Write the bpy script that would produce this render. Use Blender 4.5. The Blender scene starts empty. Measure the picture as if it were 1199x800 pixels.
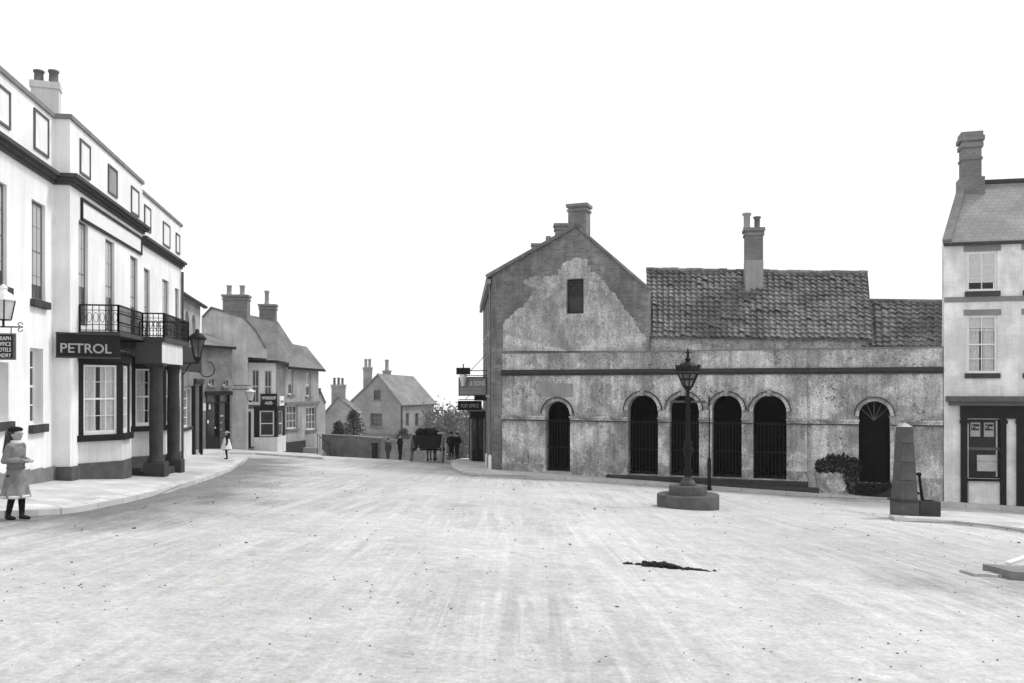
import bpy, bmesh, math, random
from mathutils import Vector, Matrix
from mathutils.geometry import tessellate_polygon
from mathutils import noise as mnoise
random.seed(7)
S = bpy.context.scene
COL = S.collection
E = 1.7            # eye height
FPX = 1000.0       # focal length in photo pixels (photo 1199 wide)
CX, HY = 599.5, 453.0

def P(px, py, Y):
    return Vector(((px-CX)/FPX*Y, Y, E-(py-HY)/FPX*Y))
def sm(x, k=3.0):
    if x <= -k: return 0.0
    if x >= k: return x
    return (x+k)**2/(4*k)
def ss(a, b, x):
    t = min(1, max(0, (x-a)/(b-a))); return t*t*(3-2*t)
def G(X, Y):
    s = 1-0.72*ss(-6.5, -3.0, X)
    Xc = max(-70, min(70, X))
    z = -0.055*Xc - 0.056*Y - 0.06*(sm(Y-47)*s + sm(Y-60)*(1-s))
    z += 0.116*sm(Y-150, 20)
    if Y < -10: z += 0.056*(Y+10)
    return z

# ------------------------------------------------------------------ materials
MATS = {}
def mat(name, col, var=0.15, scale=2.0, speck=0.0, speck_scale=30.0, speck_thr=0.62, bump=0.15, rough=0.85,
        brick=None, bvar=0.12, streak=0.0, fine=0.12, fine_scale=60.0, patch=0.0, patch_scale=0.6, peel=0.0, peel_scale=0.5, metal=0.0, spec=0.3, mortar=None, bdist=0.01):
    m = bpy.data.materials.new(name); m.use_nodes = True
    nt = m.node_tree; N = nt.nodes; L = nt.links
    bs = N['Principled BSDF']; bs.inputs['Roughness'].default_value = rough
    bs.inputs['Metallic'].default_value = metal
    bs.inputs['Specular IOR Level'].default_value = spec
    tc = N.new('ShaderNodeTexCoord')
    def math_(op, a, b):
        n = N.new('ShaderNodeMath'); n.operation = op
        for i, v in enumerate((a, b)):
            if hasattr(v, 'links') or hasattr(v, 'is_linked'): L.new(v, n.inputs[i])
            else: n.inputs[i].default_value = v
        return n.outputs[0]
    def noise(sc, det=6, vec=None, rgh=0.6):
        n = N.new('ShaderNodeTexNoise'); n.inputs['Scale'].default_value = sc
        n.inputs['Detail'].default_value = det; n.inputs['Roughness'].default_value = rgh
        L.new(vec if vec else tc.outputs['Object'], n.inputs['Vector']); return n.outputs['Fac']
    def rng(v, a, b, c, d):
        n = N.new('ShaderNodeMapRange'); L.new(v, n.inputs['Value'])
        n.inputs['From Min'].default_value = a; n.inputs['From Max'].default_value = b
        n.inputs['To Min'].default_value = c; n.inputs['To Max'].default_value = d
        return n.outputs[0]
    v = rng(noise(scale), 0.3, 0.7, 1-var, 1+var)
    hgt = noise(fine_scale, 4)
    v = math_('MULTIPLY', v, rng(hgt, 0.3, 0.7, 1-fine, 1+fine))
    if patch:
        v = math_('MULTIPLY', v, rng(noise(patch_scale, 5, None, 0.65), 0.42, 0.58, 1-patch, 1+patch*0.5))
    if peel:
        e = math_('ADD', noise(peel_scale, 9, None, 0.72), math_('MULTIPLY', rng(noise(3.0, 8, None, 0.75), 0, 1, -0.5, 0.5), 0.16))
        v = math_('MULTIPLY', v, rng(e, 0.485, 0.515, 1-peel, 1+peel*0.35))
        e2 = noise(peel_scale*2.3, 9, None, 0.78)
        v = math_('MULTIPLY', v, rng(e2, 0.60, 0.63, 1.0, 1-peel*0.9))
    if streak:
        mp = N.new('ShaderNodeMapping'); mp.inputs['Scale'].default_value = (2.5, 2.5, 0.25)
        L.new(tc.outputs['Object'], mp.inputs['Vector'])
        v = math_('MULTIPLY', v, rng(noise(1.6, 6, mp.outputs[0], 0.7), 0.35, 0.7, 1+streak*0.4, 1-streak))
    if speck:
        a = rng(noise(speck_scale, 3), speck_thr, speck_thr+0.06, 0, 1)
        b = rng(noise(0.7, 5), 0.46, 0.58, 0.05, 1)
        v = math_('MULTIPLY', v, math_('SUBTRACT', 1.0, math_('MULTIPLY', math_('MULTIPLY', a, b), speck)))
    if brick:
        bt = N.new('ShaderNodeTexBrick'); L.new(tc.outputs['UV'], bt.inputs['Vector'])
        bt.inputs['Scale'].default_value = 1.0
        bt.inputs['Brick Width'].default_value = brick[0]; bt.inputs['Row Height'].default_value = brick[1]
        bt.inputs['Mortar Size'].default_value = brick[2]; bt.inputs['Mortar Smooth'].default_value = 0.2
        mo = mortar if mortar is not None else 1.35
        bt.inputs['Color1'].default_value = (1-bvar,)*3+(1,); bt.inputs['Color2'].default_value = (1+bvar,)*3+(1,)
        bt.inputs['Mortar'].default_value = (mo,)*3+(1,)
        bw = N.new('ShaderNodeRGBToBW'); L.new(bt.outputs['Color'], bw.inputs[0])
        v = math_('MULTIPLY', v, bw.outputs[0])
        hgt = math_('SUBTRACT', math_('MULTIPLY', hgt, 0.5), bt.outputs['Fac'])
    v = math_('MULTIPLY', v, col)
    v = math_('MINIMUM', v, 0.9)
    cmb = N.new('ShaderNodeCombineColor')
    for i in range(3): L.new(v, cmb.inputs[i])
    L.new(cmb.outputs[0], bs.inputs['Base Color'])
    if bump:
        bp = N.new('ShaderNodeBump'); bp.inputs['Strength'].default_value = bump; bp.inputs['Distance'].default_value = bdist
        L.new(hgt, bp.inputs['Height']); L.new(bp.outputs[0], bs.inputs['Normal'])
    MATS[name] = m
    return m

mat('hotel_render', 0.84, 0.06, 0.8, streak=0.10, patch=0.06, fine=0.07, bump=0.15)
mat('white_render', 0.66, 0.08, 1.2, streak=0.2, fine=0.06)
mat('pale_render', 0.54, 0.1, 1.2, streak=0.2, patch=0.12)
mat('grey_stucco', 0.41, 0.12, 1.5, streak=0.25, patch=0.15)
mat('old_stucco', 0.52, 0.2, 2.2, speck=0.7, speck_scale=11, speck_thr=0.57, bump=0.6, bdist=0.025, streak=0.45, patch=0.22, patch_scale=0.8, peel=0.26, peel_scale=0.42, fine=0.42, fine_scale=20)
mat('gable_plaster', 0.47, 0.2, 2.0, speck=0.55, speck_scale=12, speck_thr=0.58, bump=0.7, bdist=0.03, patch=0.2, patch_scale=1.4, fine=0.42, fine_scale=18, streak=0.3, peel=0.2, peel_scale=0.6)
mat('dark_brick', 0.175, 0.2, 1.5, brick=(0.24, 0.08, 0.012), bvar=0.2, bump=0.4, patch=0.2, streak=0.3, fine=0.3, peel=0.14, peel_scale=0.5)
mat('brick', 0.175, 0.18, 1.2, brick=(0.24, 0.08, 0.012), bump=0.4, patch=0.15, fine=0.2)
mat('pale_brick', 0.78, 0.1, 1.2, brick=(0.24, 0.08, 0.012), bvar=0.05, bump=0.2, patch=0.12, streak=0.16, mortar=0.95)
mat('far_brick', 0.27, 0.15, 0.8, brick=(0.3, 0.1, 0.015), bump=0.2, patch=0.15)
mat('pantile', 0.17, 0.35, 1.4, patch=0.3, fine=0.45, fine_scale=7, bump=0.3)
mat('plain_tile', 0.20, 0.2, 1.0, brick=(0.2, 0.13, 0.016), mortar=0.5, bump=0.6, patch=0.15, fine=0.2)
mat('slate', 0.26, 0.15, 0.9, brick=(0.32, 0.24, 0.014), bvar=0.06, mortar=0.7, bump=0.4, patch=0.12)
mat('chimney_stucco', 0.30, 0.12, 2, streak=0.15)
mat('pot_clay', 0.14, 0.15, 4)
mat('hotel_chimney', 0.60, 0.08, 1.5, streak=0.15)
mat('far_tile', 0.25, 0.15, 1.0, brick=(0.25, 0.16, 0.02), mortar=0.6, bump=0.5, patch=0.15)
mat('sign_pale', 0.30, 0.1, 4, bump=0)
mat('pot_pale', 0.30, 0.15, 4)
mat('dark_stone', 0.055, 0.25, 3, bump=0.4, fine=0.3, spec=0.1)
mat('base_stone', 0.10, 0.25, 3, bump=0.4, fine=0.3, spec=0.1)
mat('plinth_grey', 0.20, 0.25, 1.5, streak=0.2, patch=0.2, fine=0.2)
mat('mid_stone', 0.20, 0.2, 3, bump=0.4, fine=0.2)
mat('pale_stone', 0.42, 0.15, 3, bump=0.3, patch=0.15)
mat('cornice_dark', 0.06, 0.2, 2, fine=0.15)
mat('dark_paint', 0.016, 0.25, 2, rough=0.6, bump=0.05, spec=0.15)
mat('mid_paint', 0.10, 0.2, 2, rough=0.6, bump=0.05)
mat('line_paint', 0.13, 0.2, 2, rough=0.6, bump=0.05)
mat('white_paint', 0.78, 0.06, 3, rough=0.5, bump=0.03, fine=0.04)
mat('black_iron', 0.010, 0.25, 5, rough=0.6, bump=0.1, spec=0.15)
mat('grey_iron', 0.07, 0.25, 4, rough=0.6, bump=0.2)
mat('wood', 0.035, 0.35, 3, bump=0.3, spec=0.1)
mat('grey_wood', 0.25, 0.3, 3, bump=0.3)
mat('lace', 0.85, 0.08, 6, fine=0.12, fine_scale=14, bump=0.1)
mat('blind', 0.74, 0.05, 1.5, fine=0.03, bump=0.03)
mat('curtain', 0.42, 0.2, 3, fine=0.15, bump=0.2)
mat('room_dark', 0.004, 0.1, 2, bump=0, spec=0.0)
mat('letter_white', 0.75, 0.05, 5, bump=0)
mat('letter_grey', 0.36, 0.1, 5, bump=0)
mat('sign_grey', 0.22, 0.1, 4, bump=0)
mat('poster_grey', 0.62, 0.1, 8, bump=0)
mat('card_white', 0.80, 0.1, 8, bump=0)
mat('coat', 0.20, 0.2, 6, patch=0.2, patch_scale=3, fine=0.2)
mat('coat_dark', 0.12, 0.25, 6, fine=0.2)
mat('fur_white', 0.6, 0.2, 12, bump=0.6, fine=0.3, fine_scale=90)
mat('skin', 0.33, 0.08, 8, rough=0.55, bump=0.02, fine=0.05)
mat('hair', 0.025, 0.3, 12, rough=0.5, bump=0.4)
mat('dark_cloth', 0.014, 0.25, 6, fine=0.2, spec=0.05)
mat('grey_cloth', 0.06, 0.25, 6, fine=0.2)
mat('pinafore', 0.70, 0.08, 5, fine=0.08)
mat('boot', 0.012, 0.2, 6, rough=0.4, bump=0.1)
mat('straw', 0.35, 0.2, 10)
mat('horse_coat', 0.05, 0.2, 4, rough=0.6)
mat('bark', 0.10, 0.3, 5, bump=0.5)
mat('leaf_dark', 0.022, 0.4, 2.5, fine=0.3, fine_scale=12)
mat('black_door', 0.006, 0.3, 3, spec=0.05)
mat('leaf_mid', 0.075, 0.4, 2, fine=0.3, fine_scale=10)
mat('leaf_pale', 0.16, 0.35, 1.5, fine=0.3, fine_scale=8)
mat('dung', 0.012, 0.4, 20, bump=0.8)
mat('stone_bits', 0.12, 0.4, 8)

# glass: pane one looks through, with a reflection
def glass():
    m = bpy.data.materials.new('window_glass'); m.use_nodes = True
    N = m.node_tree.nodes; L = m.node_tree.links; N.clear()
    o = N.new('ShaderNodeOutputMaterial'); mx = N.new('ShaderNodeMixShader')
    t = N.new('ShaderNodeBsdfTransparent'); g = N.new('ShaderNodeBsdfGlossy')
    t.inputs[0].default_value = (0.9, 0.9, 0.9, 1)
    g.inputs['Roughness'].default_value = 0.03
    lw = N.new('ShaderNodeLayerWeight'); lw.inputs['Blend'].default_value = 0.5; pw = N.new('ShaderNodeMath'); pw.operation = 'POWER'; pw.inputs[1].default_value = 5.0
    L.new(lw.outputs['Facing'], pw.inputs[0]); fr = N.new('ShaderNodeMath'); fr.operation = 'MULTIPLY_ADD'; fr.inputs[1].default_value = 0.8; fr.inputs[2].default_value = 0.025
    L.new(pw.outputs[0], fr.inputs[0])
    L.new(fr.outputs[0], mx.inputs[0]); L.new(t.outputs[0], mx.inputs[1]); L.new(g.outputs[0], mx.inputs[2])
    L.new(mx.outputs[0], o.inputs[0]); MATS['glass'] = m
glass()
mat('dark_glass', 0.025, 0.5, 1.2, patch=0.5, patch_scale=1.5, rough=0.12, bump=0.02, spec=0.5)
mat('haze_glass', 0.10, 0.5, 1.1, patch=0.5, patch_scale=1.2, rough=0.3, bump=0.02, spec=0.5)
mat('lamp_glass', 0.55, 0.15, 3, rough=0.15, bump=0.0, spec=0.5)

# road material
def road_mat():
    m = bpy.data.materials.new('road_dirt'); m.use_nodes = True
    nt = m.node_tree; N = nt.nodes; L = nt.links; bs = N['Principled BSDF']
    bs.inputs['Roughness'].default_value = 0.95; bs.inputs['Specular IOR Level'].default_value = 0.1
    tc = N.new('ShaderNodeTexCoord')
    def noise(sc, det, vec=None, r=0.65, dist=0):
        n = N.new('ShaderNodeTexNoise'); n.inputs['Scale'].default_value = sc; n.inputs['Detail'].default_value = det
        n.inputs['Roughness'].default_value = r; n.inputs['Distortion'].default_value = dist
        L.new(vec or tc.outputs['Object'], n.inputs['Vector']); return n.outputs['Fac']
    def rng(v, a, b, c, d):
        n = N.new('ShaderNodeMapRange'); L.new(v, n.inputs['Value'])
        for k, x in zip(('From Min', 'From Max', 'To Min', 'To Max'), (a, b, c, d)): n.inputs[k].default_value = x
        return n.outputs[0]
    def mul(a, b):
        n = N.new('ShaderNodeMath'); n.operation = 'MULTIPLY'
        for i, v in enumerate((a, b)):
            if isinstance(v, (int, float)): n.inputs[i].default_value = v
            else: L.new(v, n.inputs[i])
        return n.outputs[0]
    def mapp(sc, rot):
        mp = N.new('ShaderNodeMapping'); mp.inputs['Scale'].default_value = sc; mp.inputs['Rotation'].default_value = rot
        L.new(tc.outputs['Object'], mp.inputs['Vector']); return mp.outputs[0]
    v = rng(noise(0.11, 6, None, 0.6), 0.36, 0.64, 0.80, 1.12)
    v = mul(v, rng(noise(0.55, 8, None, 0.7, 0.6), 0.33, 0.67, 0.88, 1.08))
    # cart tracks running up to the street, broken up and wandering
    trk = rng(noise(1.0, 7, mapp((3.2, 0.10, 1), (0, 0, 0.17)), 0.72, 1.3), 0.42, 0.66, 1.0, 0.0)
    msk = rng(noise(0.22, 4, None, 0.6), 0.40, 0.6, 0.05, 0.34)
    sub_ = N.new('ShaderNodeMath'); sub_.operation = 'SUBTRACT'; sub_.inputs[0].default_value = 1.08
    L.new(mul(trk, msk), sub_.inputs[1]); v = mul(v, sub_.outputs[0])
    # gravelly grain at several sizes
    v = mul(v, rng(noise(4.0, 10, None, 0.92), 0.3, 0.7, 0.66, 1.26))
    v = mul(v, rng(noise(18, 6, None, 0.92), 0.3, 0.7, 0.66, 1.24))
    # trodden dung, pebbles and damp specks
    v = mul(v, rng(noise(5.5, 5, mapp((0.7, 1.4, 1), (0, 0, 0.2)), 0.75), 0.69, 0.74, 1.0, 0.5))
    v = mul(v, rng(noise(16, 4, None, 0.8), 0.70, 0.74, 1.0, 0.5))
    at = N.new('ShaderNodeAttribute'); at.attribute_name = 'dirt'
    jit = N.new('ShaderNodeMath'); jit.operation = 'ADD'
    L.new(at.outputs['Fac'], jit.inputs[0]); L.new(rng(noise(0.9, 6, mapp((1, 0.5, 1), (0, 0, 0.3))), 0.3, 0.7, -0.35, 0.35), jit.inputs[1])
    v = mul(v, rng(jit.outputs[0], 0.1, 0.9, 1.0, 0.42))
    v = mul(v, 0.57)
    c = N.new('ShaderNodeCombineColor')
    for i in range(3): L.new(v, c.inputs[i])
    L.new(c.outputs[0], bs.inputs['Base Color'])
    bp = N.new('ShaderNodeBump'); bp.inputs['Strength'].default_value = 0.5; bp.inputs['Distance'].default_value = 0.02
    L.new(noise(22, 8, None, 0.8), bp.inputs['Height']); L.new(bp.outputs[0], bs.inputs['Normal'])
    MATS['road'] = m
road_mat()
mat('pavement', 0.50, 0.12, 0.8, brick=(0.9, 0.6, 0.010), mortar=0.7, patch=0.15, streak=0, fine=0.15, fine_scale=30, bump=0.25, speck=0.25, speck_scale=9, speck_thr=0.6)
mat('kerb', 0.52, 0.12, 2, brick=(1.1, 0.6, 0.012), mortar=0.4, fine=0.12, bump=0.3)
mat('grass', 0.07, 0.4, 1.0, fine=0.4, fine_scale=15, bump=0.5)

# ------------------------------------------------------------------ mesh building
class MB:
    def __init__(s): s.v = []; s.f = []; s.m = []; s.s = []
    def add(s, vs, fs, mi=0, smooth=False):
        o = len(s.v); s.v += [Vector(p) for p in vs]
        for f in fs: s.f.append([o+i for i in f]); s.m.append(mi); s.s.append(smooth)
        return s
    def hexa(s, b, t, mi=0):     # bottom 4 ccw, top 4 ccw
        return s.add(list(b)+list(t), [(3,2,1,0),(4,5,6,7),(0,1,5,4),(1,2,6,5),(2,3,7,6),(3,0,4,7)], mi)
    def box(s, x0, x1, y0, y1, z0, z1, mi=0):
        return s.hexa([(x0,y0,z0),(x1,y0,z0),(x1,y1,z0),(x0,y1,z0)], [(x0,y0,z1),(x1,y0,z1),(x1,y1,z1),(x0,y1,z1)], mi)
    def prism(s, poly, vec, mi=0):
        n = len(poly); vec = Vector(vec); a = [Vector(p) for p in poly]; b = [p+vec for p in a]
        tr = tessellate_polygon([a])
        fs = [tuple(t) for t in tr] + [tuple(n+i for i in reversed(t)) for t in tr]
        fs += [(i, (i+1) % n, n+(i+1) % n, n+i) for i in range(n)]
        return s.add(a+b, fs, mi)
    def bar(s, p0, p1, w, h=None, mi=0, up=None):
        p0 = Vector(p0); p1 = Vector(p1); h = h or w; d = (p1-p0).normalized()
        u = Vector(up) if up else (Vector((0,0,1)) if abs(d.z) < 0.9 else Vector((1,0,0)))
        a = d.cross(u).normalized()*w/2; b = a.cross(d).normalized()*h/2
        return s.hexa([p0-a-b, p0+a-b, p0+a+b, p0-a+b], [p1-a-b, p1+a-b, p1+a+b, p1-a+b], mi)
    def cyl(s, p0, p1, r0, r1=None, n=10, mi=0, smooth=True, caps=True):
        p0 = Vector(p0); p1 = Vector(p1); r1 = r0 if r1 is None else r1; d = (p1-p0).normalized()
        a = d.orthogonal().normalized(); b = d.cross(a)
        vs = [p0+(a*math.cos(t)+b*math.sin(t))*r0 for t in [2*math.pi*i/n for i in range(n)]]
        vs += [p1+(a*math.cos(t)+b*math.sin(t))*r1 for t in [2*math.pi*i/n for i in range(n)]]
        s.add(vs, [(i, (i+1) % n, n+(i+1) % n, n+i) for i in range(n)], mi, smooth)
        if caps: s.add(vs, [tuple(range(n-1,-1,-1)), tuple(range(n, 2*n))], mi)
        return s
    def tube(s, pts, r, n=6, mi=0):
        for i in range(len(pts)-1): s.cyl(pts[i], pts[i+1], r if not isinstance(r, list) else r[i], r if not isinstance(r, list) else r[i+1], n, mi)
        return s
    def lathe(s, c, prof, n=16, mi=0, smooth=True, sx=1, sy=1, rot=0):
        c = Vector(c); vs = []
        for (r, z) in prof:
            for i in range(n):
                t = 2*math.pi*i/n+rot
                vs.append(c+Vector((r*math.cos(t)*sx, r*math.sin(t)*sy, z)))
        fs = []
        for k in range(len(prof)-1):
            for i in range(n): fs.append((k*n+i, k*n+(i+1) % n, (k+1)*n+(i+1) % n, (k+1)*n+i))
        s.add(vs, fs, mi, smooth)
        s.add(vs[:n], [tuple(range(n-1,-1,-1))], mi); s.add(vs[-n:], [tuple(range(n))], mi)
        return s
    def ball(s, c, r, sx=1, sy=1, sz=1, n=12, mi=0):
        k = n//2; prof = [(r*math.sin(math.pi*i/k)+1e-4, -r*math.cos(math.pi*i/k)*sz) for i in range(k+1)]
        return s.lathe(c, prof, n, mi, True, sx, sy)

def worldloc(o):
    l = Vector(o.location)
    while o.parent: o = o.parent; l += o.location
    return l
def mk(name, mb, mats, parent=None, origin=None, bevel=0):
    me = bpy.data.meshes.new(name)
    xs = [v.x for v in mb.v]; ys = [v.y for v in mb.v]; zs = [v.z for v in mb.v]
    og = Vector(origin) if origin is not None else Vector(((min(xs)+max(xs))/2, (min(ys)+max(ys))/2, min(zs)))
    me.from_pydata([v-og for v in mb.v], [], mb.f)
    if not isinstance(mats, (list, tuple)): mats = [mats]
    for m in mats: me.materials.append(MATS[m])
    me.polygons.foreach_set('material_index', mb.m)
    me.polygons.foreach_set('use_smooth', mb.s)
    uv = me.uv_layers.new(name='uv').data
    for p in me.polygons:
        n = p.normal
        t = Vector((-n.y, n.x, 0))
        t = t.normalized() if t.length > 0.05 else Vector((1, 0, 0))
        b = n.cross(t)
        for li in p.loop_indices:
            w = me.vertices[me.loops[li].vertex_index].co + og
            uv[li].uv = (w.dot(t), w.dot(b))
    me.update()
    o = bpy.data.objects.new(name, me); COL.objects.link(o)
    if parent: o.parent = parent; o.location = og-worldloc(parent)
    else: o.location = og
    if bevel:
        bv = o.modifiers.new('bevel', 'BEVEL'); bv.width = bevel; bv.segments = 2; bv.limit_method = 'ANGLE'
    return o
def tag(o, label, cat, group=None, kind=None):
    if label: o['label'] = label
    if cat: o['category'] = cat
    if group: o['group'] = group
    if kind: o['kind'] = kind
    return o
def thing(name, loc, label, cat, group=None):
    o = bpy.data.objects.new(name, None); COL.objects.link(o); o.location = loc
    o.empty_display_size = 0.3
    return tag(o, label, cat, group)
def struct(name, mb, m, **k):
    o = mk(name, mb, m, **k); o['kind'] = 'structure'; return o

class Face:
    """a facade: O base point, d direction along the wall, n outward"""
    def __init__(s, O, d, n=None):
        s.O = Vector((O[0], O[1], 0)); s.d = Vector((d[0], d[1], 0)).normalized()
        s.n = Vector((n[0], n[1], 0)).normalized() if n else Vector((s.d.y, -s.d.x, 0))
    def p(s, u, w=0, z=0): q = s.O+s.d*u+s.n*w; return Vector((q.x, q.y, z))
    def u(s, px, w=0):
        a = (px-CX)/FPX; o = s.O+s.n*w
        return (a*o.y-o.x)/(s.d.x-a*s.d.y)
    def z(s, py, u, w=0): return E-(py-HY)/FPX*s.p(u, w).y
    def rect(s, x0, x1, y0, y1, w=0):
        u0, u1 = s.u(x0, w), s.u(x1, w)
        if u0 > u1: u0, u1 = u1, u0
        um = (u0+u1)/2
        return [u0, u1, s.z(y1, um, w), s.z(y0, um, w)]
    def box(s, mb, u0, u1, w0, w1, z0, z1, mi=0):
        b = [s.p(u0, w1), s.p(u1, w1), s.p(u1, w0), s.p(u0, w0)]
        if (b[1]-b[0]).cross(b[3]-b[0]).z < 0: b = b[::-1]
        return mb.hexa([Vector((q.x, q.y, z0)) for q in b], [Vector((q.x, q.y, z1)) for q in b], mi)
    def wall(s, mb, outer, holes=(), w=0, t=0.3, reveal=None, mi=0):
        """wall with openings; polygons in (u,z)"""
        loops = [list(outer)]+[list(h) for h in holes]
        flat = [q for l in loops for q in l]
        tr = tessellate_polygon([[Vector((q[0], q[1], 0)) for q in l] for l in loops])
        f = [s.p(q[0], w, q[1]) for q in flat]; b = [s.p(q[0], w-t, q[1]) for q in flat]
        n = len(flat); fs = []
        for a in tr:
            q0, q1, q2 = (f[i] for i in a)
            if (q1-q0).cross(q2-q0).dot(s.n) < 0: a = (a[0], a[2], a[1])
            fs.append(tuple(a)); fs.append((n+a[2], n+a[1], n+a[0]))
        o = 0
        for l in loops:
            k = len(l)
            for i in range(k): fs.append((o+i, o+(i+1) % k, n+o+(i+1) % k, n+o+i))
            o += k
        mb.add(f+b, fs, mi); return mb

def rectpoly(r): return [(r[0], r[2]), (r[1], r[2]), (r[1], r[3]), (r[0], r[3])]
def archpoly(u0, u1, z0, z1, n=14):
    r = (u1-u0)/2; c = (u0+u1)/2; zs = z1-r
    return [(u0, z0), (u1, z0)]+[(c+r*math.cos(math.pi*i/n), zs+r*math.sin(math.pi*i/n)) for i in range(n+1)]

def window(F, r, parent, w=0, nu=2, nz=2, frame='white_paint', glassm='dark_glass', depth=0.13, bar=0.028, fr=0.055,
           sill=None, sill_h=0.12, blind=0, blindm='blind', curtain=False, meeting=True, name='window', lintel=None, open_bottom=0):
    """sash window standing in its reveal: frame part with pane, sill, blind sub-parts"""
    u0, u1, z0, z1 = r; wd = w-depth; mb = MB()
    zf = z0
    F.box(mb, u0, u0+fr, wd-0.06, wd, z0, z1); F.box(mb, u1-fr, u1, wd-0.06, wd, z0, z1)
    F.box(mb, u0+fr, u1-fr, wd-0.06, wd, z1-fr, z1); F.box(mb, u0+fr, u1-fr, wd-0.06, wd, z0, z0+fr*1.2)
    zm = (z0+z1)/2
    for i in range(1, nu):
        x = u0+fr+(u1-u0-2*fr)*i/nu; F.box(mb, x-bar/2, x+bar/2, wd-0.045, wd-0.004, z0+fr*1.2, z1-fr)
    for i in range(1, nz):
        z = z0+(z1-z0)*i/nz; h = bar*1.7 if meeting and abs(z-zm) < 0.05 else bar
        F.box(mb, u0+fr, u1-fr, wd-0.05, wd-0.002 if h > bar else wd-0.007, z-h/2, z+h/2)
    o = mk(name, mb, frame, parent)
    pm = MB(); F.box(pm, u0+fr*0.6, u1-fr*0.6, wd-(0.0075 if blind and not curtain else 0.036), wd-(0.0055 if blind and not curtain else 0.028), z0+fr*0.6, z1-fr*0.6)
    see = blind or curtain
    mk('pane', pm, 'glass' if see else glassm, o)
    if see:
        b = MB(); F.box(b, u0-0.02, u1+0.02, wd-0.50, wd-0.48, z0-0.02, z1+0.02); mk('backing', b, 'room_dark', o)
    if blind:
        b = MB(); F.box(b, u0+0.01, u1-0.01, wd-(0.016 if not curtain else 0.075), wd-(0.011 if not curtain else 0.065), z1-(z1-z0)*blind, z1-0.01); mk('blind', b, blindm, o)
    if curtain:
        b = MB()
        for (a0, a1) in ((0.0, 0.44), (0.56, 1.0)):
            k = 14; pts = []
            for i in range(k+1):
                x = u0+(u1-u0)*(a0+(a1-a0)*i/k); ww = wd-0.11+0.025*math.sin(i*2.4)
                pts += [F.p(x, ww, z0), F.p(x, ww, z1)]
            b.add(pts, [(2*i, 2*i+2, 2*i+3, 2*i+1) for i in range(k)])
        mk('curtain', b, 'lace', o)
    if sill:
        b = MB(); F.box(b, u0-0.08, u1+0.08, w-depth, w+0.10, z0-sill_h, z0-0.003); mk('sill', b, sill, o, bevel=0.008)
    if lintel:
        b = MB(); F.box(b, u0-0.12, u1+0.12, w-0.1, w+0.012, z1+0.003, z1+0.22); mk('lintel', b, lintel, o)
    return o

def text_mesh(txt, size, F, u, z, w, parent, m, name='lettering', align='CENTER', depth=0.012, sx=1.0, bold=0.0):
    cu = bpy.data.curves.new('t', 'FONT'); cu.body = txt; cu.size = size; cu.extrude = depth/2; cu.align_x = align
    cu.offset = bold
    to = bpy.data.objects.new('t', cu); COL.objects.link(to)
    dg = bpy.context.evaluated_depsgraph_get(); dg.update()
    me0 = to.evaluated_get(dg).to_mesh()
    mb = MB(); flip = 1
    vs = [F.p(u+flip*v.co.x*sx, w+v.co.z, z+v.co.y) for v in me0.vertices]
    mb.add(vs, [tuple(p.vertices) for p in me0.polygons])
    to.evaluated_get(dg).to_mesh_clear()
    bpy.data.objects.remove(to); bpy.data.curves.remove(cu)
    return mk(name, mb, m, parent)

def roof_slab(mb, a, b, c, d, t=0.12, mi=0):
    a, b, c, d = map(Vector, (a, b, c, d)); n = (b-a).cross(d-a).normalized()
    if n.z < 0: n = -n
    return mb.hexa([q-n*t for q in (a, b, c, d)], [a, b, c, d], mi)

def chimney(parent, c, wx, wy, z0, z1, m, pots=(), d=(1, 0), name='chimney', potm='pot_clay', band=True):
    """stack centred on c, pots = list of (offset along d, radius, height)"""
    F = Face((c[0], c[1]), d); mb = MB()
    F.box(mb, -wx/2, wx/2, -wy/2, wy/2, z0, z1)
    if band == 'thin': F.box(mb, -wx/2-0.03, wx/2+0.03, -wy/2-0.03, wy/2+0.03, z1-0.16, z1+0.003)
    elif band:
        F.box(mb, -wx/2-0.05, wx/2+0.05, -wy/2-0.05, wy/2+0.05, z1-0.32, z1-0.22)
        F.box(mb, -wx/2-0.08, wx/2+0.08, -wy/2-0.08, wy/2+0.08, z1-0.13, z1+0.003)
    o = mk(name, mb, m, parent)
    for (k, r, h) in pots:
        q = F.p(k, 0, z1)
        mb = MB().lathe(q, [(r*1.05, 0.003), (r*1.08, h*0.1), (r*0.92, h*0.14), (r*0.86, h*0.82), (r*1.08, h*0.86), (r*1.08, h), (r*0.7, h), (r*0.7, h*0.8)], 14)
        mk('chimney_pot', mb, potm, o)
    return o

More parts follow.
